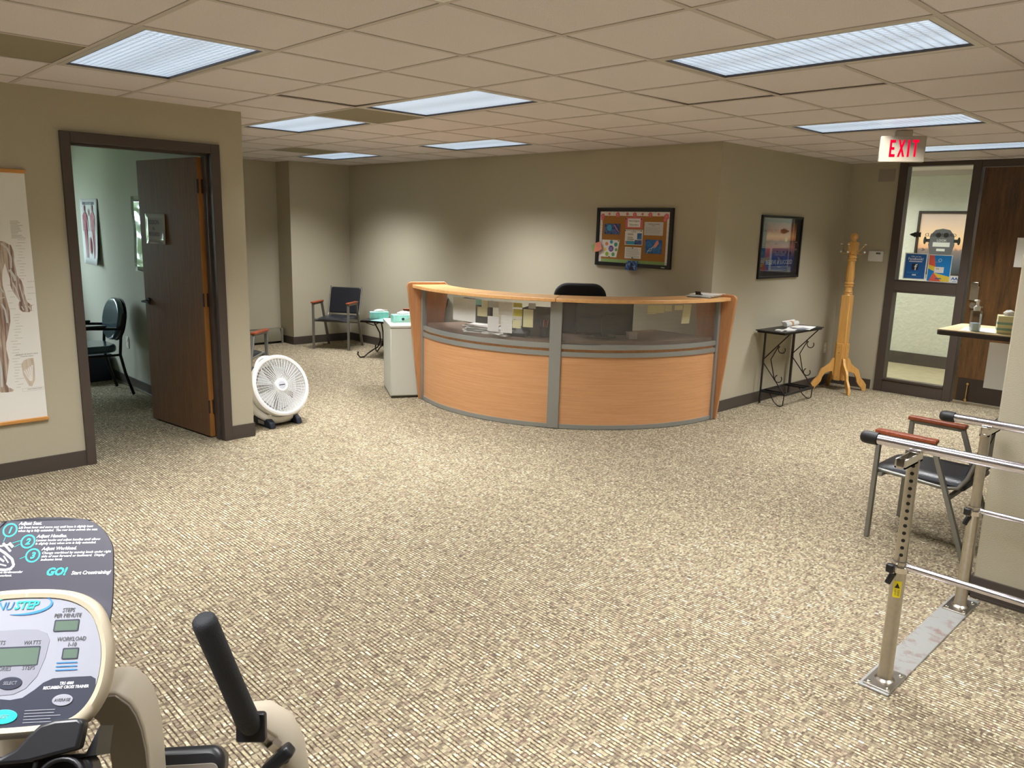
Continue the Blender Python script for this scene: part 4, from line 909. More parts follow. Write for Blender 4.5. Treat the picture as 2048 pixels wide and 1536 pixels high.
q.build('helix_shape', 'greypaper', e_); flat([(.0, .0), (.03, -.005), (.06, .03), (.05, .062), (.03, .05)], 'salmon', e_, 'nerve_shape', z=.0009)
e_, w, h = sheet('circle_chart', 'white chart of coloured circles at the lower left of the board', -5.045, -4.820, 1.396, 1.567, 'paper', pts=[(-.108, .084), (.112, .084), (.078, -.084), (-.116, -.082)])
for c, y_, z_, r in (('porange', -4.981, 1.526, .018), ('pblue', -4.923, 1.546, .018), ('ptealc', -4.867, 1.522, .020), ('ppurple', -4.924, 1.481, .030), ('pyellow', -4.995, 1.472, .015), ('pgreen', -4.860, 1.472, .015), ('plime', -4.973, 1.427, .021), ('pgreen', -4.895, 1.426, .019)):
    flat(ell(y_+4.9325, z_-1.4815, r*1.05, r), c, e_, 'printed_circle', z=.0009)
lines(e_, 'greypaper', -.012+.0, .028, (.008, -.002, -.012), .003, z=.0014, jit=.1)
e_, w, h = sheet('paper_leaf', 'pink and green paper leaf poking out at the left of the board frame', -5.161, -5.018, 1.438, 1.549, 'salmon', 'decoration', pts=[(-.071, .008), (-.04, .028), (.045, .055), (.071, -.02), (.03, -.045), (-.045, -.055)], z=.040)
flat([(-.071, .008), (-.04, .028), (-.02, .03), (-.035, -.053), (-.045, -.055)], 'green', e_, 'leaf_tip', z=.0009)
e_, w, h = sheet('photo_print', 'blue figure picture hanging off the bottom edge of the board', -4.728, -4.570, 1.281, 1.374, 'bluefig', 'picture', pts=[(-.058, .046), (.079, .046), (.062, -.042), (.02, -.046), (-.079, -.040)], z=.034)
flat(ell(.0, .012, .016, .02), 'navy', e_, 'figure_shape', z=.0009); flat([(-.035, -.04), (-.012, -.008), (.016, -.008), (.035, -.04)], 'navy', e_, 'figure_shape', z=.0011)
PINS = [(-4.752, 1.770, 'upper left corner of the pink title card'), (-4.568, 1.770, 'upper right corner of the pink title card'), (-4.752, 1.660, 'upper left corner of the middle information sheet'), (-4.562, 1.660, 'upper right corner of the middle information sheet'), (-4.655, 1.497, 'top of the sheet of typed lines'), (-4.655, 1.403, 'bottom of the sheet of typed lines'), (-4.83, 1.558, 'upper right corner of the circle chart'), (-4.94, 1.402, 'bottom of the circle chart'), (-4.50, 1.57, 'upper left corner of the helix photograph'), (-4.335, 1.57, 'upper right corner of the helix photograph')]
for i, (y_, z_, w_) in enumerate(PINS):
    e_ = empty('push_pin', label='small black push pin at the '+w_, cat='pin', group='black push pins on the board', mtx=FY(XB-.0168, -y_, z_)); B().lathe([(.004, 0), (.0025, .004), (.005, .009), (.001, .010)], n=10).build('head', 'black', e_, smooth=40)

# ------------------------------------------------------------------ framed picture on the picture wall
fp = empty('framed_picture', label='black framed sunset picture reading believe and succeed, on the right wall', cat='picture', mtx=FX(7.34, YP, 1.537))
Wp, Hp, ft = .415, .302, .022
for a in ((-Wp, -Wp+ft, -Hp, Hp), (Wp-ft, Wp, -Hp, Hp), (-Wp+ft, Wp-ft, -Hp, -Hp+ft), (-Wp+ft, Wp-ft, Hp-ft, Hp)): B().box(*a, 0, .022).build('frame_bar', 'black', fp, bevel=.003)
B().box(-Wp+ft, Wp-ft, -Hp+ft, Hp-ft, .002, .008).build('mat_board', 'pane_black', fp)
M['sky_print'] = sky_print('sky_print', [(0, '#1c2250'), (.28, '#28367c'), (.36, '#5a4a78'), (.5, '#c07a78'), (.62, '#8a5a50'), (.66, '#e8945a'), (.72, '#f0b070'), (.85, '#b8664a'), (1, '#6a4a40')], 1, -.24, .24)
B().box(-.30, .30, -.24, .24, .008, .009).build('print', 'sky_print', fp)
flat(ell(.10, .075, .028, .022), 'pyellow', fp, 'sun_shape', z=.0092); 
q = B()
for i in range(9): q.prism(ell(-.06+.035*i+(.02 if i % 2 else 0), -.045-.01*(i % 3), .016, .014, 8), t=.0004, z0=.0092)
q.build('silhouettes', 'navy', fp)
lettering([('BELIEVE & SUCCEED', 0, -.165, .042, 'CENTER', 0, 1.05)], 'greypaper', fp, z=.0092); lines(fp, 'greypaper', -.16, .20, (-.19, -.205, -.22), .004, z=.0092)
B().box(-Wp+ft, Wp-ft, -Hp+ft, Hp-ft, .012, .014).build('glazing', 'picture_glass', fp)

# ------------------------------------------------------------------ thermostat, wall plate, exit sign
th = empty('thermostat', label='white thermostat with a small display left of the glass panel', cat='thermostat', mtx=FY(XG, 3.395, 1.455))
B().prism(rrect(.150, .112, .010, 4), t=.028).build('body', 'thermo', th, bevel=.004); B().box(.005, .052, .022, .040, .028, .029).build('display', 'lcd', th)
for x in (-.05, .045): B().box(x-.012, x+.012, -.042, -.036, .028, .031).build('button', 'white', th)
gp = empty('wall_plate', label='blank square wall plate near the ceiling left of the glass panel', cat='plate', mtx=FY(XG, 3.38, 2.305)); B().prism(rrect(.17, .13, .004, 2), t=.006).build('plate', 'plate', gp, bevel=.001); B().prism(rrect(.15, .11, .004, 2), t=.002, z0=.006).build('inner_plate', 'plate', gp)
ex = empty('exit_sign', label='red lettered EXIT sign hanging from the ceiling', cat='sign', mtx=frm((6.18, 2.29, 2.300), (.50, -.866, 0), (0, 0, 1)))
B().prism(rrect(.305, .185, .008, 3), t=.045, z0=-.0225).build('housing', 'sign', ex, bevel=.004)
EXT = {'E': [[(0,0),(.62,0),(.62,.16),(.22,.16),(.22,.42),(.52,.42),(.52,.57),(.22,.57),(.22,.84),(.62,.84),(.62,1),(0,1)]],
       'X': [[(0,0),(.23,0),(.40,.34),(.57,0),(.80,0),(.52,.51),(.79,1),(.56,1),(.40,.68),(.24,1),(.01,1),(.28,.51)]], 'I': [[(0,0),(.22,0),(.22,1),(0,1)]], 'T': [[(.24,0),(.46,0),(.46,.84),(.70,.84),(.70,1),(0,1),(0,.84),(.24,.84)]]}
xo = -.088
for ch, wd in (('E', .62), ('X', .80), ('I', .22), ('T', .70)):
    for pl_ in EXT[ch]: B().prism([(xo+px*.062, -.055+py*.120) for px, py in pl_], t=.002, z0=.0224).build('letter', 'red_led', ex)
    xo += wd*.062+.016
B().box(-.055, .055, .092, .130, -.03, .03).build('canopy', 'sign', ex, bevel=.003)
for x in (-.12, .12): B().box(x-.012, x+.012, -.0885, -.0865, .0225, .024).build('snap_tab', 'sign', ex)

# ------------------------------------------------------------------ notices on the glass panel and the hall behind it
def glass_item(name, label, y0, y1, z0, z1, m, cat='notice', x=XG+.0215, group=None):
    e_ = empty(name, label=label, cat=cat, group=group, mtx=FY(x, (y0+y1)/2, (z0+z1)/2)); w, h = abs(y1-y0)/2, (z1-z0)/2
    B().box(-w, w, -h, h, -.0008, 0).build('sheet', m, e_); return e_, w, h
e_, w, h = glass_item('notice', 'blue social media notice with a white letter f on the glass', 3.105, 2.882, 1.232, 1.505, 'white')
flat(rectp(-w+.010, w-.010, -h+.010, h-.010), 'blue_poster', e_, 'blue_field', z=.0002); lettering([('Like us on', 0, .094, .017, 'CENTER'), ('Facebook!', 0, .064, .028, 'CENTER', 0, .95, .01)], 'white', e_, z=.0007)
flat(rectp(-.065, .065, .045, .054), 'white', e_, 'address_bar', z=.0007); flat(rrect(.066, .066, .008, 3, 0, -.005), 'navy', e_, 'emblem_square', z=.0007); lettering([('f', .006, -.038, .062, 'CENTER', 0, 1.1, .02)], 'white', e_, 'emblem_letter', z=.0012)
lines(e_, 'pblue', -.075, .075, (-.062, -.072, -.105), .003, z=.0007); flat(rectp(-.02, .02, -.096, -.084), 'white', e_, 'button_box', z=.0007)
e_, w, h = glass_item('notice', 'coral, yellow and blue geometric notice with a white card on the glass', 2.868, 2.645, 1.218, 1.498, 'white')
flat(rectp(-w+.006, w-.006, -h+.008, h-.008), 'sky_blue', e_, 'blue_field', z=.0002)
flat([(-.105, .132), (-.06, .132), (-.035, .015), (-.105, .035)], 'coral', e_, 'coral_shape', z=.0006); flat([(-.105, .035), (-.035, .015), (-.05, -.03), (-.105, -.005)], 'pyellow', e_, 'yellow_shape', z=.0006); flat([(-.05, -.045), (.03, -.132), (-.09, -.132)], 'coral', e_, 'coral_shape', z=.0006)
flat([(-.05, -.045), (.105, -.08), (.105, -.132), (.03, -.132)], 'pyellow', e_, 'yellow_shape', z=.0006); flat(rectp(-.045, .045, -.045, .015), 'white', e_, 'white_card', z=.0010); lettering([('O', .0, .068, .034, 'CENTER'), ('* * * *', -.02, .055, .012, 'CENTER')], 'white', e_, z=.0007); lines(e_, 'ink', -.03, .0, (.0, -.008), .003, z=.0018)
flat(rectp(-.03, .03, -.108, -.098), 'blue_poster', e_, 'small_print', z=.0010)
e_, w, h = glass_item('notice', 'small white card with blue double A mark in the glass corner', 2.640, 2.560, 1.214, 1.292, 'white', x=XG+.0211)
lettering([('AA', 0, -.002, .026, 'CENTER', 0, 1.25, .04)], 'blue_poster', e_, z=.0003); lines(e_, 'pblue', -.02, .02, (-.020,), .004, z=.0003)
dc = empty('window_lettering', label='dark mirrored GREENFIELD lettering with a tree arrow on the glass', cat='lettering', mtx=frm((XG+.0212, 2.785, 1.695), (0, 1, 0), (0, 0, 1)))
# the words face the hall, so from inside the room they read mirrored
lettering([('GREENFIELD', 0, -.015, .034, 'CENTER', 0, 1.15), ('A', .165, -.15, .036, 'CENTER', 0, 1, 0, PI/2)], 'vinyl_letter', dc, z=-.0002, t=.0004)
tri = [(.305, 0), (.27, .018), (.272, .012), (.245, .030), (.247, .020), (.222, .038), (.215, .02), (.19, .026), (.19, -.026), (.215, -.02), (.222, -.038), (.247, -.020), (.245, -.030), (.272, -.012), (.27, -.018)]
flat([(x+.0, y) for x, y in tri], 'vinyl_letter', dc, 'tree_arrow', z=-.0002)
hp = empty('hall_picture', label='dark framed sunset picture of a viewing binocular on the hall wall', cat='picture', mtx=FY(10.94, 2.90, 1.60))
Wh, Hh = .84, .40
for a in ((-Wh, -Wh+.03, -Hh, Hh), (Wh-.03, Wh, -Hh, Hh), (-Wh+.03, Wh-.03, -Hh, -Hh+.03), (-Wh+.03, Wh-.03, Hh-.03, Hh)): B().box(*a, 0, .03).build('frame_bar', 'dark_brown', hp, bevel=.004)
M['dusk_print'] = sky_print('dusk_print', [(0, '#3a4048'), (.22, '#5b6068'), (.38, '#8c7a74'), (.42, '#e8b088'), (.55, '#f6d2a0'), (.8, '#e9ccb8'), (1, '#d9c4bc')], 1, -.37, .37)
B().box(-Wh+.03, Wh-.03, -Hh+.03, Hh-.03, .004, .010).build('print', 'dusk_print', hp)
bxo = -.53
q = B().prism([(bxo-.155, -.02), (bxo-.14, .10), (bxo-.085, .165), (bxo, .182), (bxo+.085, .165), (bxo+.14, .10), (bxo+.155, -.02), (bxo+.13, -.13), (bxo+.05, -.24), (bxo-.05, -.24), (bxo-.13, -.13)], t=.0006, z0=.0102); q.build('binocular_body', 'binoc', hp)
q = B()
for sg in (1, -1): q.prism(rectp(min(bxo+sg*.14, bxo+sg*.19), max(bxo+sg*.14, bxo+sg*.19), .01, .05), t=.0006, z0=.0104).prism(ell(bxo+sg*.20, .03, .018, .05, 12), t=.0006, z0=.0104)
q.build('binocular_pivots', 'black', hp)
q = B()
for sg in (1, -1): q.prism(ell(bxo+sg*.045, .10, .032, .032, 16), t=.0005, z0=.0112)
q.build('eyepieces', 'black', hp); flat(rectp(bxo-.10, bxo+.10, -.045, .01), 'greypaper', hp, 'instruction_plate', z=.0110); flat(rectp(bxo-.05, bxo+.05, -.10, -.07), 'greypaper', hp, 'coin_slots', z=.0110); lettering([('LOOK', bxo, .02, .03, 'CENTER')], 'greypaper', hp, z=.0110)

# ================================================================== COAT TREE
ct = empty('coat_tree', (8.43, 3.50, 0), PI/4*0, label='honey oak coat tree with four scalloped legs by the corner', cat='coat rack')
B().box(-.048, .048, -.048, .048, .12, 1.04).build('post', 'oak', ct, bevel=.006)
B().lathe([(.045, 1.04), (.040, 1.05), (.045, 1.058), (.039, 1.066), (.045, 1.078), (.038, 1.088), (.037, 1.125), (.045, 1.135), (.045, 1.145), (.037, 1.152), (.046, 1.160), (.046, 1.172), (.038, 1.182), (.041, 1.20), (.045, 1.24), (.042, 1.30), (.036, 1.37), (.035, 1.40), (.045, 1.408), (.045, 1.418), (.038, 1.425), (.047, 1.436), (.047, 1.446), (.038, 1.456), (.042, 1.466), (.036, 1.475)], n=28).build('turned_shaft', 'oak', ct, smooth=35)
B().box(-.042, .042, -.042, .042, 1.475, 1.60).build('hook_block', 'oak', ct, bevel=.004)
B().lathe([(.026, 1.60), (.030, 1.607), (.022, 1.617), (.024, 1.625)], n=20).build('neck', 'oak', ct, smooth=35); B().sphere((0, 0, 1.655), .040, 20, 12).build('finial', 'oak', ct, smooth=60)
for i in range(4):   # plank plates screwed to the post faces
    a = i*PI/2; dx, dy = math.cos(a), math.sin(a); tx, ty = -dy, dx
    o = B().box(-.034, .034, 0, .018, .115, .52).build('side_plate', 'oak', ct, bevel=.003); o.location = (dx*.048, dy*.048, 0); o.rotation_euler = (0, 0, a-PI/2)
    for z in (.15, .42, .48): B().lathe([(.005, 0), (.004, .001)], (dx*.0665, dy*.0665, z), (dx, dy, 0), 8).build('screw', 'brass', o if False else ct)
leg = [(.0, .16), (.0, .355), (.028, .360), (.045, .335), (.06, .30), (.10, .265), (.145, .235), (.165, .19), (.175, .15), (.215, .11), (.245, .07), (.25, .0), (.205, .0), (.195, .03), (.165, .06), (.14, .095), (.13, .14), (.105, .185), (.06, .205), (.03, .21), (.02, .16)]
for i in range(4):
    a = PI/4+i*PI/2; o = B().prism([(x, z) for x, z in leg], x=(1, 0, 0), y=(0, 0, 1), z=(0, -1, 0), t=.026, z0=-.013).build('leg', 'oak', ct, bevel=.003)
    o.location = (.055*math.cos(a), .055*math.sin(a), 0); o.rotation_euler = (0, 0, a)
for i in range(4):
    a = i*PI/2; hk = B().tube([(.042, 0, 1.510), (.062, 0, 1.500), (.085, 0, 1.520), (.105, 0, 1.555), (.125, 0, 1.575)], .0045, 8).tube([(.045, 0, 1.502), (.07, 0, 1.480), (.10, 0, 1.475), (.122, 0, 1.493)], .0045, 8).build('coat_hook', 'brass', ct, smooth=60)
    hk.rotation_euler = (0, 0, a)
    B().sphere((.125, 0, 1.577), .011, 10, 6, (1.2, 1, .5)).build('hook_knob', 'white', hk, smooth=60); B().sphere((.124, 0, 1.497), .011, 10, 6).build('hook_knob', 'white', hk, smooth=60)

# ================================================================== IRON RACK TABLE
rk = empty('iron_rack', (7.41, 3.59, 0), label='black iron rack table with curled wire sides against the right wall', cat='table')
B().box(-.45, .38, -.15, .155, .738, .748).build('table_top', 'black', rk, bevel=.002); B().box(-.43, .36, -.14, .145, .722, .737).build('top_frame', 'iron', rk)
for x in (-.31, .30):
    B().box(x-(.012 if x < 0 else .02), x+(.012 if x < 0 else .02), .115, .125, .0, .722).build('back_leg', 'black', rk)
    B().tube([(x, -.13, .722), (x, .115, .45)], .0055, 8).build('upper_brace', 'iron', rk, smooth=60); B().tube([(x, .115, .41), (x, -.13, .13)], .0055, 8).build('lower_brace', 'iron', rk, smooth=60)
    y1, z1 = -.03, .612; pth = [(x, y1+.035+.032*math.cos(t), z1-.028+.032*math.sin(t)) for t in [-2.2+.5*k for k in range(12)]]
    B().tube([(x, -.03, .60), (x, .04, .455), (x, -.015, .255)], .005, 8).build('bent_wire', 'iron', rk, smooth=60)
    B().tube([(x, -.03-.034+.036*math.cos(t), .565+.036*math.sin(t)) for t in [.9-.42*k for k in range(12)]], .0045, 8).build('curl', 'iron', rk, smooth=60)
    B().tube([(x, -.015-.040+.036*math.cos(t), .275+.036*math.sin(t)) for t in [1.2-.42*k for k in range(13)]], .0045, 8).build('curl', 'iron', rk, smooth=60)
    B().tube([(x, -.13, .115), (x, -.125, .02), (x, -.105, .006), (x, -.075, .008), (x, -.03, .04), (x, .02, .115)], .005, 8).build('wire_foot', 'iron', rk, smooth=60)
for a, c in (((-.32, -.135), (.31, -.135)), ((-.32, .115), (.31, .115))): B().bar((a[0], a[1], .125), (c[0], c[1], .125), .012, .025).build('shelf_rail', 'black', rk)
for x in (-.31, -.22, .21, .30): B().bar((x, -.135, .125), (x, .115, .125), .012, .018).build('shelf_slat', 'black', rk)
def flatpaper(name, label, x, y, z, w, d, rz, m='paper', cat='paper', t=.0015, group=None):
    o = B().box(-w/2, w/2, -d/2, d/2, 0, t).build(name, m); o.location = (x, y, z); o.rotation_euler = (0, 0, rz); return tag(o, label, cat, group)
flatpaper('paper_sheet', 'large white paper at the right end of the iron rack', 7.54, 3.56, .7485, .34, .22, .25); flatpaper('paper_sheet', 'folded white paper in the middle of the iron rack', 7.32, 3.55, .7485, .24, .10, .15)
flatpaper('leaflet', 'purplish leaflet between the papers on the iron rack', 7.42, 3.50, .7500, .18, .10, -.2, 'console_light', 'leaflet')
flatpaper('card_pack', 'small white card pack at the left end of the iron rack', 7.06, 3.55, .7485, .07, .06, .1, 'white', 'cards', .012); flatpaper('card_pack', 'second small white pack, right of the leftmost one on the rack', 7.16, 3.50, .7485, .11, .05, -.3, 'white', 'cards', .010)
nw = empty('newspaper', (7.52, 3.66, .751), .06, label='rolled newspaper held by a kraft band at the rack\'s back', cat='newspaper')
B().tube([(-.16, 0, .03), (0, .0, .028), (.15, 0, .026)], [.028, .026, .024], 12, flat=.8).build('roll', 'greypaper', nw, smooth=50); B().tube([(-.03, 0, .028), (.01, 0, .028)], .0285, 14, flat=.85).build('paper_band', 'kraft', nw, smooth=50)
B().tube([(-.155, .03, .045), (.16, .035, .04)], [.016, .018], 10, flat=.5).build('outer_fold', 'paper', nw, smooth=50)

# ================================================================== SHELF BEHIND THE RIGHT WALL
sh = empty('check_in_shelf', (5.22, .92, 0), label='pale laminate shelf with dark edge jutting past the right wall', cat='shelf')
B().prism(rrect(.50, .68, .03, 4, .25, .34), t=.006, z0=1.115).build('laminate_top', 'laminate', sh, bevel=.001); B().prism(rrect(.506, .686, .033, 4, .25, .34), t=.028, z0=1.086).build('dark_edge', 'dark_brown', sh, bevel=.003)
for x in (.08, .42): B().prism([(0, 0), (.25, 0), (0, -.25)], (x, .0, 1.086), (0, 1, 0), (0, 0, 1), (1, 0, 0), .02).build('bracket', 'frame_brown', sh)
sb = empty('sanitizer_bottle', (5.30, 1.415, 1.1215), .5, label='clear pump bottle of hand sanitizer on the shelf', cat='bottle')
B().prism(rrect(.078, .050, .012, 4), t=.125).build('bottle', 'clear', sb, bevel=.004); B().prism(rrect(.070, .043, .010, 4), t=.045, z0=.004).build('gel', mat('gel', '#dbe9f0', .1), sb)
flat(rectp(-.022, .022, .02, .105), 'greypaper', sb, 'label', z=0).matrix_local = frm((0, -.0262, 0), (1, 0, 0), (0, 0, 1))
for z in (.03, .075): flat(rectp(-.020, .020, z, z+.006), 'ink', sb, 'label_text', z=0).matrix_local = frm((0, -.0268, 0), (1, 0, 0), (0, 0, 1))
B().lathe([(.018, .125), (.019, .145), (.014, .152), (.008, .156), (.008, .178), (.001, .178)], n=20).build('pump_collar', 'white', sb, smooth=40); B().bar((-.015, 0, .184), (.055, 0, .181), .016, .011).build('pump_nozzle', 'white', sb, bevel=.003)
tissue_box((5.36, 1.255, 1.1215), .3, 'cream and green banded tissue box on the shelf at the wall edge', .115, .115, .105, 'cream')
tbx = [o for o in COL.objects if o.name.startswith('tissue_box') and o.type == 'EMPTY'][-1]
for z in (.02, .055): B().box(-.0585, .0585, -.0585, .0585, z, z+.014).build('printed_band', 'mint', tbx)
flatpaper('paper_sheet', 'printed form lying under the sanitizer bottle on the shelf', 5.40, 1.40, 1.1213, .26, .20, .15)
flatpaper('paper_sheet', 'white form at the shelf back beside the tissue box', 5.56, 1.20, 1.1213, .22, .16, -.1)
o = B().box(-.001, 0, 0, .37, .80, 1.075).build('notice_sheet', 'paper'); o.location = (5.212, .93, 0); tag(o, 'white notice hanging beneath the shelf\'s front edge', 'notice')
lines(o, 'inklight', 0, .2, [1.02, .99], .004).matrix_local = frm((-.0012, .23, 0), (0, -1, 0), (0, 0, 1))
o = empty('door_notice', label='narrow white notice on the dark wooden entry door', cat='notice', mtx=FY(XG-.002, 2.04, 1.55)); B().box(-.05, .11, -.14, .14, 0, .001).build('sheet', 'paper', o)

# ================================================================== PARALLEL BARS
pb = empty('parallel_bars', (3.385, .92, 0), label='chromed therapy parallel bars on rusty steel floor plates', cat='exercise bars')
PXs = {-1: 2.932-3.385, 1: 3.822-3.385}; HT = {-1: .935, 1: .880}
for y0 in (0, -2.5):
    B().box(-.55, .565, y0-.055+.0, y0+.058, 0, .009).build('floor_plate', 'rusty', pb, bevel=.002)
    for s in (-1, 1):
        x = PXs[s]; y = y0-.005; H_ = HT[s]
        B().prism(rrect(.17, .10, .004, 2, x, y), t=.006, z0=.009).build('flange', 'steel', pb, bevel=.001)
        for bx_, by_ in ((-.065, -.035), (.065, -.035), (.065, .035), (-.065, .035)): B().lathe([(.009, .015), (.008, .019), (.004, .021), (.001, .021)], (x+bx_, y+by_, 0), n=12).build('bolt', 'chrome', pb, smooth=40)
        B().lathe([(.036, .015), (.028, .022), (.0255, .04), (.0255, .485), (.027, .487), (.027, .497), (.022, .497)], (x, y, 0), n=28).build('sleeve', 'steel', pb, smooth=40)
        B().cyl((x, y, .49), (x, y, H_-.045), .0205, n=24).build('post_tube', 'steel', pb, smooth=40)
        if s < 0:
            for k in range(13):
                z = .868-.0285*k; a = math.atan2(-(y+.92), -(x+3.385)); B().cyl((x+.0195*math.cos(a), y+.0195*math.sin(a), z), (x+.0208*math.cos(a), y+.0208*math.sin(a), z), .0068, n=12).build('pin_hole', 'rubber', pb)
        # saddle bracket under the handrail, slotted square channel
        q = B().box(x-.135, x+.035, y-.018, y+.018, H_-.055, H_-.048).box(x-.135, x+.035, y-.018, y-.013, H_-.055, H_-.022).box(x-.135, x+.035, y+.013, y+.018, H_-.055, H_-.022) if s < 0 else B().box(x-.03, x+.15, y-.018, y+.018, H_-.055, H_-.048).box(x-.03, x+.15, y-.018, y-.013, H_-.055, H_-.022).box(x-.03, x+.15, y+.013, y+.018, H_-.055, H_-.022)
        q.build('channel_bracket', 'chrome', pb)
        B().box(x-.022, x+.022, y-.014, y+.014, H_-.048, H_-.015).build('slide_block', 'chrome', pb, bevel=.002)
        # clamp with wing knobs
        B().lathe([(.026, .0), (.031, .002), (.031, .022), (.026, .024)], (x, y, .455), n=24).build('clamp_ring', 'chrome', pb, smooth=40)
        q = B().cyl((x-.03, y+.006, .478), (x-.055, y+.012, .481), .010, n=12); q.build('clamp_bolt', 'chrome', pb, smooth=40)
        B().box(x-.078, x-.052, y-.004, y+.024, .468, .500).build('clamp_knob', 'black', pb, bevel=.005); B().bar((x-.033, y+.01, .452), (x-.05, y+.02, .415), .012, .022).build('clamp_lever', 'black', pb, bevel=.003)
for s in (-1, 1):
    x = PXs[s]; B().cyl((x, .135, HT[s]), (x, -2.62, HT[s]), .0185, n=28).build('handrail', 'alum', pb, smooth=40)
    B().lathe([(.019, 0), (.0235, .002), (.0245, .04), (.022, .055), (.015, .062), (.001, .063)], (x, .125, HT[s]), (0, 1, 0), 24).build('end_cap', 'rubber', pb, smooth=40)
    B().cyl((x, -.02, .480), (x, -2.5, .480), .0125, n=20).build('brace_rail', 'alum', pb, smooth=40)
    B().cyl((x, -.02, .480), (x, .0, .480), .015, n=20).build('brace_collar', 'chrome', pb, smooth=40)
wl = B().arcband((0, 0), .0257, .0262, .36, .425, 170, 232, 8).build('warning_label', 'warn', pb); wl.location = (PXs[-1], -.005, 0)
a_ = math.radians(200); lm = frm((PXs[-1]+.0263*math.cos(a_), -.005+.0263*math.sin(a_), 0), (math.sin(a_), -math.cos(a_), 0), (0, 0, 1))
tq = B().prism([(-.009, .398), (.009, .398), (0, .418)], t=.0004, z0=.0).build('warning_triangle', 'black', pb); tq.matrix_local = lm
tq2 = B().prism([(-.0055, .4005), (.0055, .4005), (0, .4125)], t=.0004, z0=.0003).build('triangle_fill', 'warn', tq)
lo = lines(pb, 'ink', -.009, .009, (.390, .385, .380, .375, .370), .0018, name='warning_text', z=.0002, jit=.3); lo.matrix_local = lm

# ================================================================== RECUMBENT STEPPER (foreground)
az = math.radians(-36.9); ax_ = Vector((math.cos(az), math.sin(az), 0)); fwv = Vector((-math.sin(az), math.cos(az), 0)); tl = math.radians(35)
by = fwv*math.sin(tl)+Vector((0, 0, math.cos(tl))); bz = ax_.cross(by)
C0 = Vector((.170, 1.101, 1.112))
stp = empty('recumbent_stepper', (.30, 1.25, 0), label='beige recumbent stepper with tilted console and black hand grip, front left', cat='exercise machine')
SO = Vector((.30, 1.25, 0))
def onp(o, off=0.0): o.matrix_local = frm(tuple(C0+bz*off-SO), tuple(ax_), tuple(by)); return o
cx0 = .017
def mirror(pts): return pts+[(2*cx0-x, y) for x, y in reversed(pts)]
right = [(cx0, .099), (.056, .098), (.085, .092), (.109, .079), (.124, .062), (.134, .040), (.142, .015), (.145, -.010), (.144, -.040), (.137, -.063), (.125, -.081), (.108, -.092), (.080, -.0965), (.053, -.098), (cx0, -.099)]
def chaikin(p, it=2, closed=True):
    for _ in range(it):
        q_ = []; m_ = len(p)
        for i_ in range(m_ if closed else m_-1):
            a, c = p[i_], p[(i_+1) % m_]; q_ += [(a[0]*.75+c[0]*.25, a[1]*.75+c[1]*.25), (a[0]*.25+c[0]*.75, a[1]*.25+c[1]*.75)]
        p = q_ if closed else [p[0]]+q_+[p[-1]]
    return p
outer = [(x, y*(1.06 if y < 0 else 1)) for x, y in chaikin(mirror(right[::-1])[:-1])]
def inset(pts, d, k=1.0):
    c = (cx0, 0); return [(c[0]+(x-c[0])*(1-d/.128), c[1]+(y-c[1])*(1-d/.099)) for x, y in pts]
n = len(outer); rings = [(inset(outer, .045), -.070), (inset(outer, .024), -.052), (inset(outer, .014), -.032), (inset(outer, .009), -.015), (inset(outer, .010), -.006), (inset(outer, .016), .0), (inset(outer, .0215), -.001), (inset(outer, .0225), -.004)]
vs = [(x, y, z) for pts, z in rings for x, y in pts]; fs = [(j*n+i, j*n+(i+1) % n, (j+1)*n+(i+1) % n, (j+1)*n+i) for j in range(len(rings)-1) for i in range(n)]+[tuple(range(n)), tuple(range((len(rings)-1)*n, len(rings)*n))]
con = onp(B().add(vs, fs).build('console_shell', 'console_beige', stp, smooth=50))
facep = inset(outer, .0228)
flat(facep, 'console_grey', con, 'face_panel', z=-.0038, t=.0012)
zf = -.0026
q = B()
dark = [(.008-.1, -.047), (.008, -.0475), (.020, -.049), (.034, -.047), (.047, -.038), (.056, -.030), (.067, -.0252), (.090, -.0245), (.113, -.0245), (.119, -.028), (.120, -.036), (.118, -.052), (.112, -.066), (.102, -.075), (.085, -.081), (.055, -.0835), (.017, -.085), (-.06, -.082)]
flat(dark, 'console_navy', con, 'dark_field', z=zf, t=.0004)
flat([(-.06, .034), (.02, .037), (.038, .036), (.050, .031), (.055, .022), (.053, .0), (.047, -.022), (.036, -.036), (.022, -.0425), (.008, -.043), (-.06, -.043)], 'console_light', con, 'button_field', z=zf, t=.0006)
def ringband(cx, cy, rx, ry, w0, w1, m, name, a0=0, a1=2*PI, rot=.03, z=.0):
    b = B(); N_ = 40; vs = []; fs = []
    for i in range(N_+1):
        t = a0+(a1-a0)*i/N_; u = (i/N_); w = w0+(w1-w0)*math.sin(u*PI)
        for k_ in (-1, 1):
            X, Y = (rx+k_*w/2)*math.cos(t), (ry+k_*w/2)*math.sin(t); vs.append((cx+X*math.cos(rot)-Y*math.sin(rot), cy+X*math.sin(rot)+Y*math.cos(rot), z))
    for i in range(N_): fs.append((2*i, 2*i+1, 2*i+3, 2*i+2))
    o = b.add(vs, fs).build(name, m, con); mm = o.modifiers.new('t', 'SOLIDIFY'); mm.thickness = .0003; return o
zt = zf+.0008
ringband(.013, .0685, .0365, .0125, .0004, .0035, 'printblue', 'logo_swoosh', -PI*.62, PI*.22, z=zt); ringband(.013, .0685, .0365, .0125, .0003, .0022, 'printteal', 'logo_swoosh', PI*.30, PI*1.05, z=zt)
lettering([('NU', -.019, .0625, .0105, 'LEFT', .25, .95)], 'printblue', con, z=zt); lettering([('STEP', .0035, .063, .0105, 'LEFT', .25, .95, .03)], 'printteal', con, z=zt)
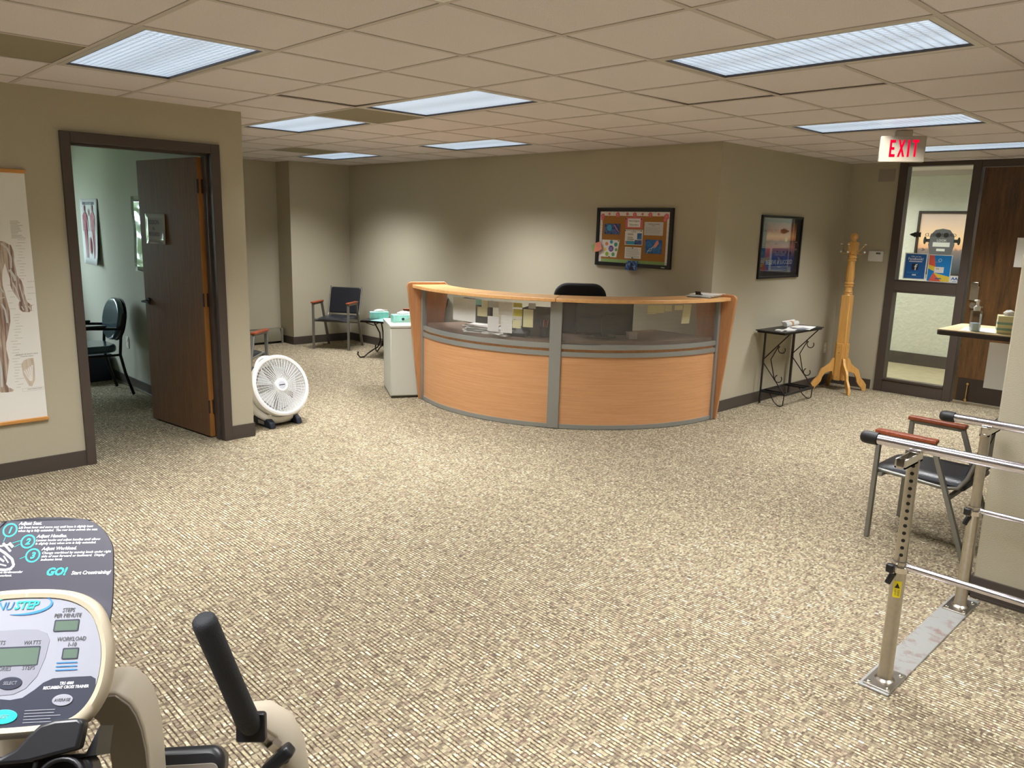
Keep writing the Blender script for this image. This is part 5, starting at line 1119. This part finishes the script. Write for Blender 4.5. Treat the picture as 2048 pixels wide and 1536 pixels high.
lettering([('STEPS', .072, .0575, .0052, 'CENTER', .15, .85), ('PER MINUTE', .072, .0505, .0052, 'CENTER', .15, .85), ('WORKLOAD', .0815, .0205, .0052, 'CENTER', .15, .85), ('1-10', .083, .0135, .0052, 'CENTER', .15, .85),
           ('WATTS', .034, .0175, .0052, 'CENTER', .15, .85), ('METS', -.006, .0185, .0052, 'CENTER', .15, .85), ('CALORIES', .001, -.0135, .0052, 'CENTER', .15, .8), ('STEPS', .035, -.0135, .0052, 'CENTER', .15, .85)], 'ink', con, z=zt)
for x0, x1, y0, y1 in ((.058, .087, .0335, .0465), (.074, .092, -.0015, .0105), (-.03, .0445, -.0075, .0145)):
    B().prism(rrect(x1-x0+.002, y1-y0+.002, .0015, 3, (x0+x1)/2, (y0+y1)/2), t=.0009, z0=zf).build('display_bezel', 'console_navy', con); B().prism(rrect(x1-x0-.001, y1-y0-.001, .001, 3, (x0+x1)/2+.0003, (y0+y1)/2-.0004), t=.0011, z0=zf).build('display', 'lcd', con)
for k_ in range(3): lines(con, 'printblue', .068, .096, (-.0065-.0045*k_,), .0012, 'blue_note', z=zt, jit=.1)
for x, y, rx, ry, m, tx, tm, hh in ((.0165, -.029, .0145, .0078, 'console_navy', 'SELECT', 'console_grey', .0042), (.083, -.0520, .0125, .0070, 'console_grey', 'AVERAGE', 'ink', .0038), (.0160, -.0685, .0165, .0085, 'printteal', 'RESET', 'console_grey', .0042)):
    B().prism(ell(x, y, rx, ry), t=.0012, z0=zf+.0004).build('button', m, con, bevel=.0005); lettering([(tx, x, y-hh*.4, hh, 'CENTER', .15, .85)], tm, con, z=zf+.0018)
lettering([('TRS 4000', .0845, -.0335, .0036, 'CENTER', .2, .85, .02), ('RECUMBENT CROSS TRAINER', .0845, -.0382, .0036, 'CENTER', .2, .82, .02)], 'printwhite', con, z=zt)
lines(con, 'console_grey', .040, .084, (-.0625, -.0660, -.0695, -.0730, -.0765), .0008, 'fine_print', z=zt, jit=.3)
# instruction board behind the console
bo = [(.109, .04), (.109, .078), (.100, .145), (.096, .159), (.080, .181), (.066, .190), (.054, .194), (.019, .198), (-.021, .198), (-.060, .193)]
bo = chaikin(bo, 2, False)
brd = onp(B().prism(bo+[(2*cx0-.03-x, y) for x, y in reversed(bo)], t=.005, z0=-.005).build('instruction_board', 'board_navy', stp, bevel=.0015), -.05)
zb = .0002
def bl(items, m): lettering(items, m, brd, z=zb)
hw = .0046; bl([('Adjust Seat.', -.034, .1875, hw, 'LEFT', .25, 1, .02), ('Adjust Handles.', -.007, .1685, hw, 'LEFT', .25, 1, .02), ('Adjust Workload.', .003, .1505, hw, 'LEFT', .25, 1, .02), ('Start Crosstraining!', .048, .1150, .0050, 'LEFT', .25, .95, .02)], 'printwhite')
bl([('Lift front lever and move seat until knee is slightly bent', -.0335, .1822, .0033, 'LEFT', .22, .98, .012), ('when leg is fully extended.  The rear lever swivels the seat.', -.0335, .1775, .0033, 'LEFT', .22, .98, .012),
    ('Loosen knobs and adjust handles until elbow', -.007, .1633, .0033, 'LEFT', .22, 1.04, .012), ('is slightly bent when arm is fully extended.', -.007, .1586, .0033, 'LEFT', .22, 1.04, .012),
    ('Change workload by moving knob under right', .004, .1450, .0033, 'LEFT', .22, 1.08, .012), ('side of seat forward or backward.  Display', .004, .1403, .0033, 'LEFT', .22, 1.08, .012), ('indicates level.', .004, .1356, .0033, 'LEFT', .22, 1.08, .012),
    ('a safe and effective cardiovascular', -.017, .1195, .0031, 'RIGHT', .22, 1, .012), ('and muscle workout.', -.030, .1150, .0031, 'RIGHT', .22, 1, .012)], 'printwhite')
bl([('GO!', .014, .1150, .0105, 'LEFT', .25, 1.0, .04)], 'printteal')
for x, y, d in ((-.0445, .1805, '1'), (-.0175, .1635, '2'), (-.0075, .1435, '3')):
    q = B(); N_ = 28; vs = []
    for i in range(N_):
        t = 2*PI*i/N_; vs += [(x+.0078*math.cos(t), y+.0080*math.sin(t), zb), (x+.0098*math.cos(t), y+.0100*math.sin(t), zb)]
    o = q.add(vs, [(2*i, 2*i+1, (2*i+3) % (2*N_), (2*i+2) % (2*N_)) for i in range(N_)]).build('number_ring', 'printteal', brd); mm = o.modifiers.new('t', 'SOLIDIFY'); mm.thickness = .0003
    bl([(d, x, y-.0042, .0088, 'CENTER', .2, 1, .04)], 'printteal')
q = B()   # line drawing of the machine
for pts, w in (([(-.080, .160), (-.052, .158), (-.040, .160)], .0022), ([(-.058, .156), (-.045, .148), (-.034, .139), (-.030, .130), (-.035, .124)], .0032), ([(-.050, .162), (-.038, .150)], .0028), ([(-.075, .151), (-.060, .147), (-.044, .136)], .0024), ([(-.080, .128), (-.060, .126), (-.040, .124), (-.032, .126)], .0034),
               ([(-.075, .145), (-.055, .134), (-.040, .130)], .0016), ([(-.064, .156), (-.066, .142), (-.070, .128)], .0022), ([(-.046, .144), (-.038, .134)], .0016), ([(-.042, .162), (-.036, .156)], .0034)):
    for a, c in zip(pts, pts[1:]): q.bar((a[0], a[1], zb), (c[0], c[1], zb), w, .0004, (0, 0, 1))
q.build('line_drawing', 'printwhite', brd)
q = B()
for a, c in (((-.0485, .171), (-.050, .164)), ((-.0275, .165), (-.038, .162)), ((-.0275, .160), (-.034, .156)), ((-.0175, .142), (-.024, .139))): q.bar((a[0], a[1], zb), (c[0], c[1], zb), .0006, .0004, (0, 0, 1))
q.build('pointer_lines', 'printteal', brd)
def W3(p): return Vector(p)-SO
# neck behind console and the arched column down to the base
B().prism(rrect(.14, .12, .02, 4, cx0, -.01), t=.07, z0=-.14).build('console_back', 'console_beige', stp, bevel=.01)
onp([o for o in stp.children if o.name.startswith('console_back')][0])
B().prism([(-.03, .0), (.06, .0), (.05, .12), (-.02, .12)], t=.03, z0=-.075).build('board_bracket', 'blackplastic', stp); onp([o for o in stp.children if o.name.startswith('board_bracket')][0], -.012)
# column: a rounded arch, broad front face painted darker for its shade
pp = [(.26, 1.30, .93), (.300, 1.275, .952), (.335, 1.252, .955), (.362, 1.232, .943), (.380, 1.212, .915), (.388, 1.200, .87), (.388, 1.195, .80), (.380, 1.21, .60), (.375, 1.23, .35), (.372, 1.26, .12)]
def strip(pts, w, t, m, name, side):
    b = B(); vs = []; fs = []
    for p in pts:
        p = Vector(p)-SO
        for k_ in (-1, 1):
            for l_ in (0, 1): vs.append(p+side*(k_*w/2)+Vector((0, 0, -t*l_))+ax_*(-t*l_*.8))
    for i in range(len(pts)-1):
        for a, c in ((0, 2), (2, 3), (3, 1), (1, 0)): fs.append((i*4+a, i*4+c, i*4+4+c, i*4+4+a))
    fs += [(0, 1, 3, 2), tuple((len(pts)-1)*4+k_ for k_ in (0, 2, 3, 1))]
    return b.add(vs, fs).build(name, m, stp, smooth=60, bevel=.008)
cp = [(-.13, .022), (-.054, .038), (-.028, .049), (-.007, .050), (.013, .033), (.022, .014), (.028, -.010), (.032, -.045), (.033, -.088), (.034, -.30), (.034, -.84), (-.020, -.84), (-.020, -.30), (-.020, -.084), (-.020, -.059), (-.023, -.024), (-.033, .010), (-.047, .022), (-.13, .0)]
co = W3((.320, 1.144, .930))
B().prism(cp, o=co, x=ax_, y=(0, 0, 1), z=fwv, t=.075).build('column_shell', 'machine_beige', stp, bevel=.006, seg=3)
P('shade_liner_taupe', '#7d7468', .5)
B().prism([(x*1.0-.002*(1 if x > 0 else 0), y-.004) for x, y in cp], o=co, x=ax_, y=(0, 0, 1), z=fwv, t=.004, z0=-.004).build('column_shade', 'shade_liner_taupe', stp, bevel=.001)  # thin darker sheet: the front face's shade put into its colour
# right handle arm: grip, clamp plate, tube, knob, beige swing arm
g0, g1 = W3((.385, .985, 1.142)), W3((.452, 1.003, .937))
gm = (g1-g0); pth = [g0+gm*t for t in (0, .02, .06, .5, .80, .95)]; pth.append(g1+Vector((.006, .004, -.004)))
B().tube(pth, [.011, .0155, .0168, .0165, .0168, .0175, .017], 20).build('hand_grip', 'foam', stp, smooth=60)
xd = CR; o = B().prism(rrect(.044, .044, .004, 2), t=.012, z0=-.006).build('clamp_plate', 'blackplastic', stp, bevel=.002); o.matrix_local = frm(tuple(W3((.4565, 1.006, .930))), (xd.x, xd.y, xd.z+.03), (CU.x*.9, CU.y*.9, CU.z))
B().cyl(W3((.462, 1.012, .918)), W3((.490, 1.012, .884)), .0125, n=20).build('handle_tube', 'steel', stp, smooth=40)
o = B().bar(W3((.484, .998, .893)), W3((.490, .992, .885)), .014, .014).build('knob_stem', 'steel', stp)
kc = W3((.491, .985, .875)); q = B().bar(kc+CR*.016+CU*.012, kc-CR*.022-CU*.022, .020, .026, tuple(-CF)).bar(kc+CR*.004-CU*.012, kc+CR*.0-CU*.002, .026, .022, tuple(-CF)); q.build('tightening_knob', 'blackplastic', stp, bevel=.006, seg=3)
arm_ = [(.470, 1.050, .925), (.500, 1.050, .905), (.522, 1.040, .880), (.531, 1.030, .845), (.533, 1.022, .800), (.530, 1.02, .70), (.50, 1.06, .50), (.45, 1.15, .28)]
B().tube([W3(p) for p in arm_], [.016, .026, .030, .032, .032, .030, .030, .032], 16, flat=.55).build('swing_arm', 'machine_beige', stp, smooth=60)
B().tube([W3(p) for p in [(-.13, 1.50, .905), (-.155, 1.50, .885), (-.165, 1.49, .80), (-.16, 1.48, .60), (-.05, 1.45, .28)]], [.018, .03, .032, .03, .03], 16, flat=.55).build('swing_arm', 'machine_beige', stp, smooth=60)
B().tube([W3(p) for p in [(-.20, 1.36, 1.142), (-.17, 1.42, .937)]], [.0165, .017], 18).build('hand_grip', 'foam', stp, smooth=60)
# reading tray lip under the console, cable, lower black box
q = B().prism([(-.09, -.114), (.030, -.114), (.045, -.106), (.056, -.092), (.068, -.080), (.085, -.0755), (.112, -.0745), (.119, -.080), (.117, -.110), (.06, -.122), (-.09, -.126)], t=.022, z0=-.012); onp(q.build('tray_lip', 'blackplastic', stp, bevel=.004, seg=3), .006)
onp(B().prism([(-.09, -.118), (.118, -.116), (.130, -.084), (.130, -.118), (.10, -.122)], t=.05, z0=-.06).build('tray_edge', 'black', stp), .0)
onp(B().prism(rrect(.155, .075, .02, 5, .050, -.153), t=.04, z0=-.05).build('cable_box', 'blackplastic', stp, bevel=.006))
cbx = [o for o in stp.children if o.name.startswith('cable_box')][0]
for y in (-.140, -.156): B().box(.010, .090, y-.0012, y+.0012, -.0105, -.0092).build('rib', 'silver', cbx)
o = B().tube([(.075, -.100, .0), (.068, -.118, .008), (.066, -.140, .004), (.070, -.160, -.004)], .0035, 8).tube([(.098+.024*math.cos(t), -.140+.020*math.sin(t), .006) for t in [i_*2*PI/20 for i_ in range(20)]], .0035, 8, closed=True).build('cable', 'black', stp, smooth=60); onp(o)
# foot pedals, base frame, seat rail
def pedal(c, mir=1):
    o = B().prism(rrect(.115, .26, .035, 5), t=.02).build('foot_pedal', 'blackplastic', stp, bevel=.006); o.location = W3(c); o.rotation_euler = (.55, 0, math.radians(-36.9))
    o2 = B().prism(rrect(.085, .20, .02, 4), t=.004, z0=.019).build('tread', 'rubber', o, bevel=.001); return o
pd = onp(B().prism(rrect(.135, .06, .026, 6, .252, -.240), t=.05, z0=-.30).build('pedal_cup', 'blackplastic', stp, bevel=.012, seg=3)); 
for o in [pd]: o.matrix_local = frm(tuple(W3((.424, 1.195, .772))), tuple(ax_), tuple(by)); o.data.transform(Matrix.Translation((-.252, .240, .275)))
ins = B().prism(rrect(.10, .03, .012, 5, .01, -.012), t=.003, z0=.025).build('cup_liner', 'shade_liner_taupe', pd, bevel=.001)
B().tube([W3((.424, 1.20, .76)), W3((.41, 1.24, .60)), W3((.38, 1.30, .35))], .018, 12).build('pedal_link', 'black', stp, smooth=60)
pedal((.05, 1.50, .42)); 
B().prism(rrect(.42, 1.5, .08, 5), t=.10, z0=.03).build('base_cover', 'machine_beige', stp, bevel=.02); [o for o in stp.children if o.name.startswith('base_cover')][0].matrix_local = frm(tuple(W3((.13, 1.08, 0))), tuple(ax_), tuple(fwv))
for d in (-.62, .62):
    p = W3((.13, 1.08, .025))+fwv*d; B().bar(p-ax_*.30, p+ax_*.30, .07, .05).build('floor_foot', 'rubber', stp, bevel=.008)
B().bar(W3((.24, 1.30, .12)), W3((.22, 1.24, .98)), .10, .10).build('console_mast', 'machine_beige', stp, bevel=.02)
